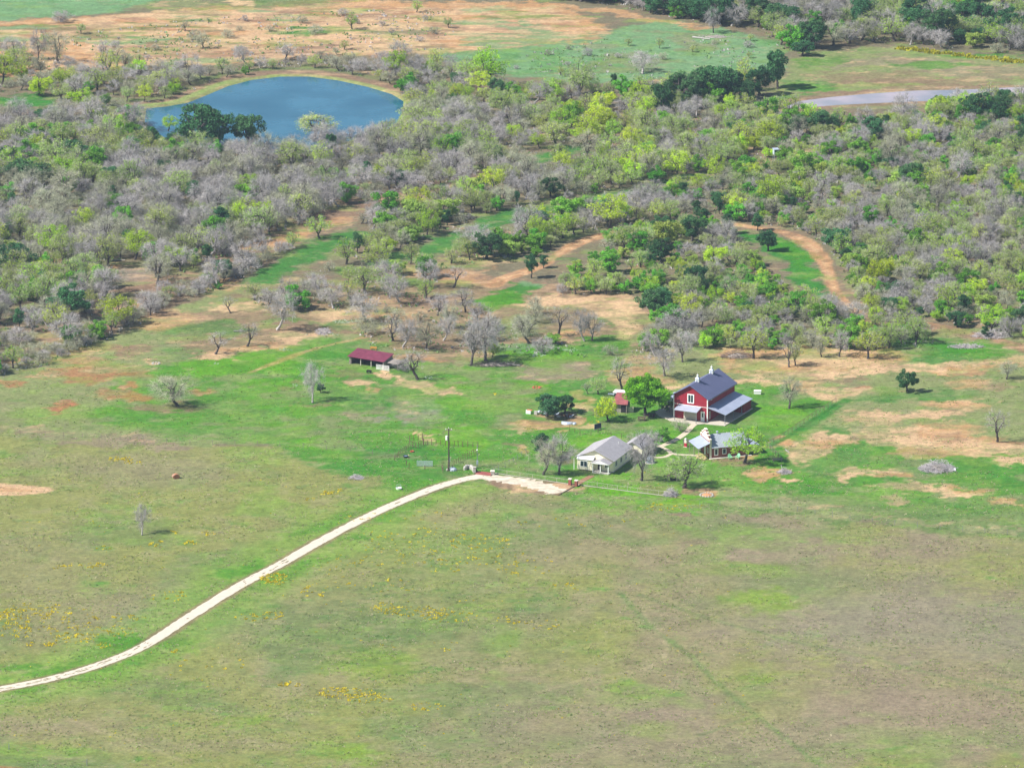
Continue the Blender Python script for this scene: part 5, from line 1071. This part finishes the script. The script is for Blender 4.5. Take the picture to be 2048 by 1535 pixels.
def garden_chair(px, py, lab, rz):
    c_ = thing('garden_chair', lab, 'chair', (*G(px, py), .05), rz, 'mint green garden chairs'); m_ = m_mint
    MB().slab([(-.32,-.35,.42),(.32,-.35,.42),(.32,.3,.32),(-.32,.3,.32)], .04).build('seat', m_, c_)
    mb = MB(); prof = [(-.34, .35), (-.38, .8), (-.22, 1.08), (0, 1.18), (.22, 1.08), (.38, .8), (.34, .35)]
    mb.add([(a_, .32+z_*.25, z_) for a_, z_ in prof]+[(a_, .38+z_*.25, z_) for a_, z_ in prof], [tuple(range(6, -1, -1)), tuple(range(7, 14))]+[(k, (k+1) % 7, (k+1) % 7+7, k+7) for k in range(7)]); mb.build('backrest', m_, c_)
    for s_ in (-1, 1): MB().box(s_*.4-.06, s_*.4+.06, -.4, .45, .6, .64).build('armrest', m_, c_)
    for s_ in (-1, 1):
        MB().box(s_*.36-.04, s_*.36+.04, -.36, -.3, 0, .6).build('leg', m_, c_); MB().box(s_*.36-.04, s_*.36+.04, .28, .36, 0, .6).build('leg', m_, c_)
m_mint = mat('mint_paint', (.30, .68, .38), .5, .05, 2)
garden_chair(1460.3, 918, 'left mint green garden chair by the brick wall', .3); garden_chair(1475.5, 917, 'right mint green garden chair, nearer the tree trunk', -.5)
pb = thing('dark_panel', 'dark blue board leaning in a frame on the yard fence line', 'panel', (*G(1189, 861), 0), math.radians(40))
MB().box(0, 2.0, -.04, .04, .35, 1.55).build('board', mat('navy_panel', (.02, .025, .09), .5, .1, 2), pb); MB().box(-.09, 0, -.06, .06, 0, 1.7).box(2.0, 2.09, -.06, .06, 0, 1.7).box(-.09, 2.09, -.06, .06, .22, .345).build('frame', m_wood, pb)
wb = thing('white_chest', 'white metal chest on the lawn behind the barn', 'storage box', (*G(1508, 787.5), 0), -.12)
MB().box(0, 1.7, -.45, .45, .08, .8).build('body', m_white, wb); MB().box(-.04, 1.74, -.5, .5, .802, .92).build('lid', m_white, wb)
for xx in (.15, 1.55): MB().box(xx-.06, xx+.06, -.4, .4, 0, .08).build('foot', m_black, wb)
tr_ = thing('white_tub', 'small white stock tub with float frame beside the drive', 'stock tub', (*G(797.6, 977.5), 0))
MB().lathe([(.62, 0), (.7, .35), (.64, .35), (.58, .1)], n=16).build('tub', m_white, tr_); MB().box(-.5, .5, .25, .31, .95, 1.02).box(-.5, -.44, .25, .31, 0, .95).box(.44, .5, .25, .31, 0, .95).build('frame', m_tin, tr_)
bt = thing('black_tub', 'black round stock tub inside the corral', 'stock tub', (*G(811.5, 914.5), 0))
MB().lathe([(.5, 0), (.6, .5), (.56, .5), (.48, .12)], n=16).build('tub', m_black, bt); MB().lathe([(.5, .36), (.51, .38)], n=16).build('water', mat('tub_water', (.25, .35, .45), .1), bt)
bt = thing('red_tub', 'small rusty red mineral tub by the corral pen', 'tub', (*G(824, 903.5), 0)); MB().lathe([(.42, 0), (.48, .3), (.42, .3), (.38, .1)], n=14).build('tub', m_pipe.copy(), bt)
bt.children[0].data.materials[0] = mat('rust_red', (.45, .12, .06), .8, .2, 2)
hb = thing('tarped_pile', 'blue grey tarped pile at the foot of the power pole', 'pile', (*G(906, 940), 0)); MB().lathe([(.9, 0), (.85, .35), (.55, .65), (.1, .75)], n=9).build('tarp', m_tin, hb); MB().lathe([(.35, 0), (.3, .3), (.05, .35)], c=(-1.3, 0, 0), n=7).build('stone', m_stone, hb)
# hay bale, troughs
by2 = thing('hay_bale', 'rust orange rotting round bale alone in the front meadow', 'hay bale', (*G(351.5, 956), 0), .35); by2.scale = (.88, .88, .8)
mb = MB(); 
prof = [(.0, .05), (.5, .0), (.85, .3), (.95, .7), (.8, 1.05), (.45, 1.28), (.05, 1.33), (-.45, 1.22), (-.8, .95), (-.92, .6), (-.8, .25), (-.5, .02)]
mb.prism(prof, -.6, .6, axis='y'); mb.build('bale', mat('orange_hay', (.42, .19, .10), .95, .35, 3, bump=.8), by2); MB().prism([(p*1.01, z_*1.01) for p, z_ in prof if z_ < .6 or p < 0][:7], -.2, .2).build('wrap', m_wood, by2)
def slabtrough(name, lab, px, py, m_, L=1.4, rz=0.0, cat='trough'):
    t_ = thing(name, lab, cat, (*G(px, py), 0), rz); MB().box(-L/2, L/2, -.3, .3, .35, .45).box(-L/2, L/2, -.3, -.24, .452, .7).box(-L/2, L/2, .24, .3, .452, .7).build('body', m_, t_)
    for s_ in (-1, 1): MB().box(s_*L*.4-.05, s_*L*.4+.05, -.28, .28, 0, .35).build('leg', m_, t_)
slabtrough('feed_trough', 'dark feed trough on the grass below the red roofed shed', 738, 745.5, m_dark, 1.2, -.3); slabtrough('feed_trough', 'orange yellow feed trough behind the red roofed shed', 747, 699, mat('orange_paint', (.62, .30, .06), .7, .2, 2), 1.6, -.2)
slabtrough('work_bench', 'weathered timber bench beyond the shaded patio of the brick building', 1555, 922, m_wood, 2.4, .25, 'bench')
# the scrap heap below the grey green evergreens
rg = random.Random(21)
sh_ = thing('scrap_heap', 'long heap of old farm machinery and tin under the grey evergreens', 'scrap heap', (*G(1075, 828), 0), math.radians(-22))
for k in range(26):
    x_ = rg.uniform(-1, 9.5); y_ = rg.uniform(-.6, .6); mb = MB(); ty = k % 4
    if ty == 0: mb.slab([(x_, y_, .3), (x_+rg.uniform(.6, 1.4), y_, .5), (x_+rg.uniform(.6, 1.3), y_+.8, .9), (x_, y_+.7, .6)], .04); mb.build('tin_sheet', m_tin, sh_)
    elif ty == 1: mb.lathe([(.5, 0), (.5, .08), (.4, .08)], n=12); o = mb.build('wheel', m_pipe, sh_); o.location = (x_, y_, .5); o.rotation_euler = (1.3, 0, rg.uniform(0, 3))
    elif ty == 2: mb.tube((x_, y_, .1), (x_+rg.uniform(.5, 1.6), y_+rg.uniform(-.5, .5), rg.uniform(.3, 1.1)), .05); mb.build('beam', m_wood, sh_)
    else: mb.box(x_, x_+rg.uniform(.4, .9), y_, y_+.5, 0, rg.uniform(.3, .8)); mb.build('crate', m_stone, sh_)
cb = thing('white_chest_freezer', 'white rusty topped box at the left end of the scrap heap', 'box', (*G(1051.5, 827), 0), -.3); MB().box(0, 1.2, 0, .7, 0, .85).build('body', m_white, cb); MB().box(.2, 1.5, .1, .8, .852, .93).build('lid', mat('orange_rust', (.55, .2, .09), .8, .3, 3), cb)
bp_ = thing('old_boat', 'grey upturned hull shaped tin by the sandy patch left of the blue panel', 'boat', (*G(1138, 848), 0), math.radians(-14))
mb = MB(); ring = []
for k in range(9):
    t_ = k/8; w_ = .75*math.sin(math.pi*min(1, t_*1.15+.12)) if t_ < .85 else .75*(1-t_)/.15*.55+.05; xx = -1.8+3.6*t_
    ring.append([(xx, -w_, .05), (xx, -w_*.7, .42), (xx, 0, .6), (xx, w_*.7, .42), (xx, w_, .05)])
V_ = [p for r_ in ring for p in r_]; F_ = [(k*5+j, k*5+j+1, (k+1)*5+j+1, (k+1)*5+j) for k in range(8) for j in range(4)]; F_ += [(4, 3, 2, 1, 0), (40, 41, 42, 43, 44)]
mb.add(V_, F_); mb.build('hull', m_tin, bp_); MB().box(-1.6, 1.6, -.04, .04, .6, .66).build('keel', m_post, bp_)
# blue white machinery behind the rusty shed
fm = thing('farm_machinery', 'blue white tin machinery parked behind the little rusty shed', 'machinery', (*G(1228, 793), 0), -.25)
MB().box(0, 2.8, 0, 1.2, .55, .95).build('hopper', m_tin, fm); MB().slab([(-.3,-.2,1.1),(2.9,-.2,1.1),(2.7,1.3,1.5),(0,1.3,1.5)], .05).build('cover', m_white, fm); MB().box(-1.6, -.1, .2, .9, .4, .55).build('drawbar', m_tin, fm)
for xx in (.5, 2.3): MB().prism([(xx+.42*math.cos(q*.6283), .42+.42*math.sin(q*.6283)) for q in range(10)], -.15, 0).build('wheel', m_black, fm)
rk = thing('bluebell_rocks', 'ring of pale rocks round an orange earth mound by the yard corner', 'rock mound', (*G(1414, 990), 0))
MB().lathe([(1.25, 0), (1.0, .25), (.4, .42), (.05, .45)], n=12).build('earth', mat('orange_earth', (.50, .25, .12), .95, .2, 2), rk)
for k in range(14): q = 2*math.pi*k/14; MB().lathe([(.22, 0), (.24, .15), (.12, .3)], c=(1.45*math.cos(q)*rg.uniform(.9, 1.1), 1.6*math.sin(q), 0), n=6).build('rock', m_stone, rk)
# brush piles and fallen timber
def brush(name, lab, px, py, R, H, n, seed, m_=None, cat='brush pile', R2=None):
    g = np.random.default_rng(seed); segs = []
    for k in range(n):
        a_ = g.uniform(0, 6.283); r_ = math.sqrt(g.uniform(0, 1)); c = np.array([math.cos(a_)*r_*R, math.sin(a_)*r_*(R2 or R), 0]); h_ = H*(1-r_**1.5)*g.uniform(.1, 1)*g.choice([.4, 1, 1.3])
        d = g.normal(0, 1, 3)*[1, 1, .3]; d /= np.linalg.norm(d); l = g.uniform(.5, 1.8); p = c+[0, 0, h_+.08]; ra = g.uniform(.02, .06); segs.append((*(p-d*l/2), *(p+d*l/2), ra, ra*.5))
    v, q = tubes_np(segs, 4); v[:, 2] = np.maximum(v[:, 2], .01); t_ = thing(name, lab, cat, (*G(px, py), 0)); link_mesh('branches', np_mesh('branches', v, quads=q, mats=[m_ or m_grey]), t_)
    mb = MB().lathe([(R*.6, 0), (R*.5, H*.2), (R*.25, H*.42), (.1, H*.5)], n=11); v2 = [(a_, b_*(R2 or R)/R, c_) for a_, b_, c_ in mb.v]; mb.v = v2; mb.build('core', m_wood, t_); return t_
m_grey = mat('dead_branches', (.46, .42, .42), .95, .25, 2)
brush('brush_pile', 'big grey pile of cut branches on the right pasture', 1875, 938, 4.2, 2.3, 900, 1, R2=3.2); 
wp = thing('white_sheet', 'white metal sheet lying at the right foot of the big brush pile', 'sheet', (*G(1898, 941), 0), -.05); MB().slab([(0,0,.15),(1.6,0,.15),(1.5,.9,.4),(.1,.9,.4)], .05).build('sheet_panel', m_white, wp)
brush('brush_pile', 'small grey stump heap on the grass below the brick building', 1569, 945, 1.5, 1.1, 160, 2)
brush('brush_pile', 'grey log heap beside white weeds above the red shed pasture', 647, 664, 2.0, .9, 160, 3, R2=3); brush('brush_pile', 'bleached brush heap at the right margin of the dirt track', 1985, 672, 5, 2.2, 480, 5, R2=3)
brush('brush_pile', 'row of bleached brush along the far right meadow', 1932, 694, 4.6, .9, 260, 6, R2=1.6); brush('brush_pile', 'grey brush clump in the yard corner at the rail fence end', 1342, 990, 1.6, 2.0, 220, 7)
brush('brush_pile', 'pale driftwood pile at the foot of the far meadow tree', 1432, 74, 6, .8, 90, 9, m_barkp, R2=3); brush('brush_pile', 'grey twig heap beside the flowers above the drive', 713, 956, 1.6, .8, 160, 10)
brush('brush_pile', 'long tangle of fallen limbs under the tallest grey clump', 990, 730, 6.5, 1.3, 380, 12, m_bark, R2=2)
brush('brush_pile', 'brown brush heap behind the barn roof', 1475, 713, 4.4, 1.7, 380, 13, mat('brown_brush', (.24, .17, .13), .95, .3, 2), R2=2.6)
def log(px, py, px2, py2, r, lab):
    a_ = G(px, py); b_ = G(px2, py2); t_ = thing('fallen_log', lab, 'log', (*a_, 0)); dx, dy = b_[0]-a_[0], b_[1]-a_[1]
    MB().tube((0, 0, r), (dx, dy, r*.8), r, r*.6, 7).build('log_trunk', m_barkp, t_); MB().tube((dx*.5, dy*.5, r), (dx*.6+.5, dy*.6+1.2, r+.6), r*.4, r*.15, 5).build('limb', m_barkp, t_)
log(467, 663, 490, 663, .18, 'fallen pale log on the grey patch between two leaning trees'); log(1571, 900, 1580, 907, .16, 'bleached plank log on sand right of the brick building'); log(1385, 76, 1420, 80, .3, 'long bleached log on the far green meadow')
log(40, 545, 60, 541, .2, 'white fallen log in the left woods'); log(228, 521, 250, 521, .2, 'white fallen log above the tan clearing'); log(1010, 728, 1040, 732, .2, 'fallen dark limb right of the tallest grey clump')
# concrete ring / ant hill dots
for px, py, lab in [(312, 727, 'pale stone ring fire pit on orange soil in the left pasture'), (1073, 775, 'red earth hollow ring on the green left of the rusty shed')]:
    t_ = thing('fire_ring', lab, 'fire ring', (*G(px, py), 0))
    for k in range(8): q = 2*math.pi*k/8; MB().lathe([(.25, 0), (.26, .14), (.14, .25)], c=(.9*math.cos(q), .9*math.sin(q), 0), n=6).build('stone', m_stone if px < 400 else bt.children[0].data.materials[0], t_)

# ------------------------------------------------------------------ ground cover that nobody could count
def scatter(name, spots, m_, size, hgt, seed, label, per=5, blades=True):
    """tufts: small upright blades at each spot; spots (x, y, s)"""
    g = np.random.default_rng(seed); S = np.array(spots); n = len(S)*per; I = np.repeat(np.arange(len(S)), per)
    a_ = g.uniform(0, 6.283, n); r_ = g.uniform(0, 1, n)**.7*S[I, 2]*size
    px_, py_ = S[I, 0]+np.cos(a_)*r_, S[I, 1]+np.sin(a_)*r_; w_ = g.uniform(.3, .8, n)*size*S[I, 2]; h_ = g.uniform(.5, 1.1, n)*hgt*S[I, 2]
    th = g.uniform(0, 3.14, n); lx, ly = g.normal(0, .4, n)*h_, g.normal(0, .4, n)*h_
    dx, dy = np.cos(th)*w_*.5, np.sin(th)*w_*.5
    V_ = np.stack([np.stack([px_-dx, py_-dy, np.zeros(n)], 1), np.stack([px_+dx, py_+dy, np.zeros(n)], 1), np.stack([px_+dx*.7+lx, py_+dy*.7+ly, h_], 1), np.stack([px_-dx*.7+lx, py_-dy*.7+ly, h_], 1)], 1).reshape(-1, 3)
    o = link_mesh(name, np_mesh(name, V_, quads=np.arange(n*4).reshape(-1, 4), mats=[m_])); return tag(o, label, 'plants', kind='stuff')
gg = np.random.default_rng(9)
def spots_in(cx, cy, rx, ry, n, s0=.5, s1=1.2, clump=0):
    out = []
    for _ in range(n):
        a_, r_ = gg.uniform(0, 6.283), math.sqrt(gg.uniform(0, 1)); x_, y_ = G(cx+math.cos(a_)*r_*rx, cy+math.sin(a_)*r_*ry); out.append((x_, y_, gg.uniform(s0, s1)**1.3*.9))
    return out
# yellow wild flowers
ys_ = []
for cx, cy, rx, ry, n in [(90,1235,110,26,110),(180,1262,90,14,60),(30,1262,40,14,50),(548,1157,28,12,110),(835,1222,80,10,80),(900,1232,60,12,50),(770,1215,30,10,34),(580,1368,30,5,22),(690,1385,60,12,90),(740,1395,50,10,50),(850,1412,40,8,24),(630,1180,30,14,26),(540,1230,40,8,34),
    (100,1288,14,4,24),(150,1275,50,10,40),(60,1287,8,4,10),(210,1290,14,6,14),(60,1225,50,20,60),(20,1235,30,14,30),(190,1130,30,5,22),(125,1135,20,6,16),(380,1085,14,4,20),(415,1067,14,4,16),(320,1088,24,6,12),(210,1095,20,5,8),(345,1065,8,4,6),(330,1190,60,10,24),(240,1235,60,8,20),
    (655,985,24,4,22),(680,980,6,4,8),(620,998,10,3,8),(240,918,26,5,40),(270,925,20,4,14),(820,1080,120,30,70),(960,1085,60,18,60),(900,1120,120,24,70),(1050,1130,60,24,40),(700,1130,80,24,30),(1030,1240,40,8,18),(1090,1250,40,10,14),(1330,1013,50,8,24),(350,1302,8,3,8),(800,1035,120,14,20),(430,1330,100,14,14),(760,1170,100,14,24),(1150,1045,120,10,16),
    (500,1235,30,8,12),(1120,1175,40,10,10),(860,1290,100,14,10),(900,940,0.1,.1,1),(1385,1010,20,4,6),(1460,100,0.1,.1,1),(1190,845,20,5,8),(990,788,6,2,6)]: ys_ += spots_in(cx, cy, rx, ry, n)
for _ in range(260):
    x_, y_ = G(gg.uniform(0, 1500), 940+560*gg.uniform(0, 1)); ys_.append((x_, y_, gg.uniform(.3, .7)))
m_yf = leaf_mat('yellow_petals', (.70, .50, .03), .02, .1, .2); scatter('yellow_flowers', ys_, m_yf, .42, .26, 3, 'yellow wildflowers in loose drifts over the meadow', per=7)
fl = []
for k in range(34): x0_ = 1800+k*7.4; fl += spots_in(x0_, 97+k*.85+gg.uniform(-2, 2), 7, 2.2, gg.integers(3, 9), .8, 2.0)
scatter('yellow_flowers', fl, leaf_mat('mustard_petals', (.50, .50, .04), .02, .2, .3), .6, .4, 4, 'line of yellow flowers along the far right wood', per=7)
wf = []
for cx, cy, rx, ry, n in [(690,643,26,4,70),(1075,708,18,6,60),(1140,700,16,4,40),(1020,678,18,4,26),(570,700,14,4,22),(650,668,40,4,30),(1080,615,30,4,16),(860,755,14,3,18),(430,727,6,2,6),(589,770,5,4,10),(1290,713,20,3,10)]: wf += spots_in(cx, cy, rx, ry, n, .3, .7)
scatter('white_weeds', wf, leaf_mat('white_weed', (.56, .64, .5), .01, .1, .2), .6, .28, 5, 'white flowering weeds in patches under the bare trees', per=7)
# low plants and grass tussocks of the meadow and pasture
def field_spots(n, box, test=None):
    out = []
    while len(out) < n:
        px_, py_ = gg.uniform(box[0], box[2]), gg.uniform(box[1], box[3])
        x_, y_ = G(px_, py_); out.append((x_, y_, gg.uniform(.3, 1.0)))
    S = np.array(out); d = fbm(S[:, 0], S[:, 1], 9, 4, 601, .6)
    dd = line_d(S[:, 0], S[:, 1], DRIVE); ok_ = (dd > 2.3) & (np.hypot(S[:, 0]-bx_-6, S[:, 1]-by_-3) > 14) & (poly_sd(S[:, 0], S[:, 1], PAD) > 0) & (line_d(S[:, 0], S[:, 1], W1) > 1.2)
    return S[ok_ & (d > gg.uniform(.38, .58, len(S)))]
for nm, c_, n, box, s_, h_, lab in [('meadow_tussocks', (.17, .25, .08), 30000, (-40, 640, 2090, 1560), .34, .22, 'dark green weeds dotted through the meadow'),
        ('straw_tussocks', (.42, .36, .24), 34000, (-40, 860, 2090, 1560), .4, .22, 'dry straw coloured grass tufts in the meadow'),
        ('lime_tussocks', (.26, .38, .08), 26000, (-40, 700, 2090, 1560), .4, .2, 'fresh lime green grass tufts in the meadow')]:
    scatter(nm, field_spots(n, box), leaf_mat(nm, c_, .01, .1, .3), s_, h_, int(n), lab, per=3)
# undergrowth of the woods
uw = []
S = []
while len(S) < 26000:
    px_, py_ = gg.uniform(-30, 2080), gg.uniform(-20, 760); S.append((*G(px_, py_), gg.uniform(.4, 1.3)))
S = np.array(S); inw = np.zeros(len(S), bool)
for zn, poly, *_r in ZONES: inw |= poly_sd(S[:, 0], S[:, 1], poly) < 1
for c in CLEAR: inw &= poly_sd(S[:, 0], S[:, 1], c) > 0
for c, wd in CLINE: inw &= line_d(S[:, 0], S[:, 1], c) > wd-1
inw &= fbm(S[:, 0], S[:, 1], 12, 3, 611) > .42
S = S[inw]; h = len(S)//2
scatter('undergrowth', S[:h], m_twig, .5, .5, 31, 'dry grey undergrowth below the trees', per=4); scatter('undergrowth', S[h:], leaf_mat('green_undergrowth', (.20, .30, .10), .02, .2, .3), .6, .5, 32, 'green undergrowth below the trees', per=4)
# ------------------------------------------------------------------ haze
hz = MB().box(-1500, 1500, -1400, 3000, -2.5, 385)
o = hz.build('haze', []); hm = bpy.data.materials.new('haze'); hm.use_nodes = True; N = hm.node_tree.nodes; L = hm.node_tree.links
N.remove(N['Principled BSDF']); pv = N.new('ShaderNodeVolumePrincipled'); pv.inputs['Color'].default_value = (.62, .80, 1, 1); pv.inputs['Density'].default_value = 5e-5; pv.inputs['Anisotropy'].default_value = .1
L.new(pv.outputs[0], N['Material Output'].inputs['Volume']); o.data.materials.append(hm); tag(o, kind='stuff')
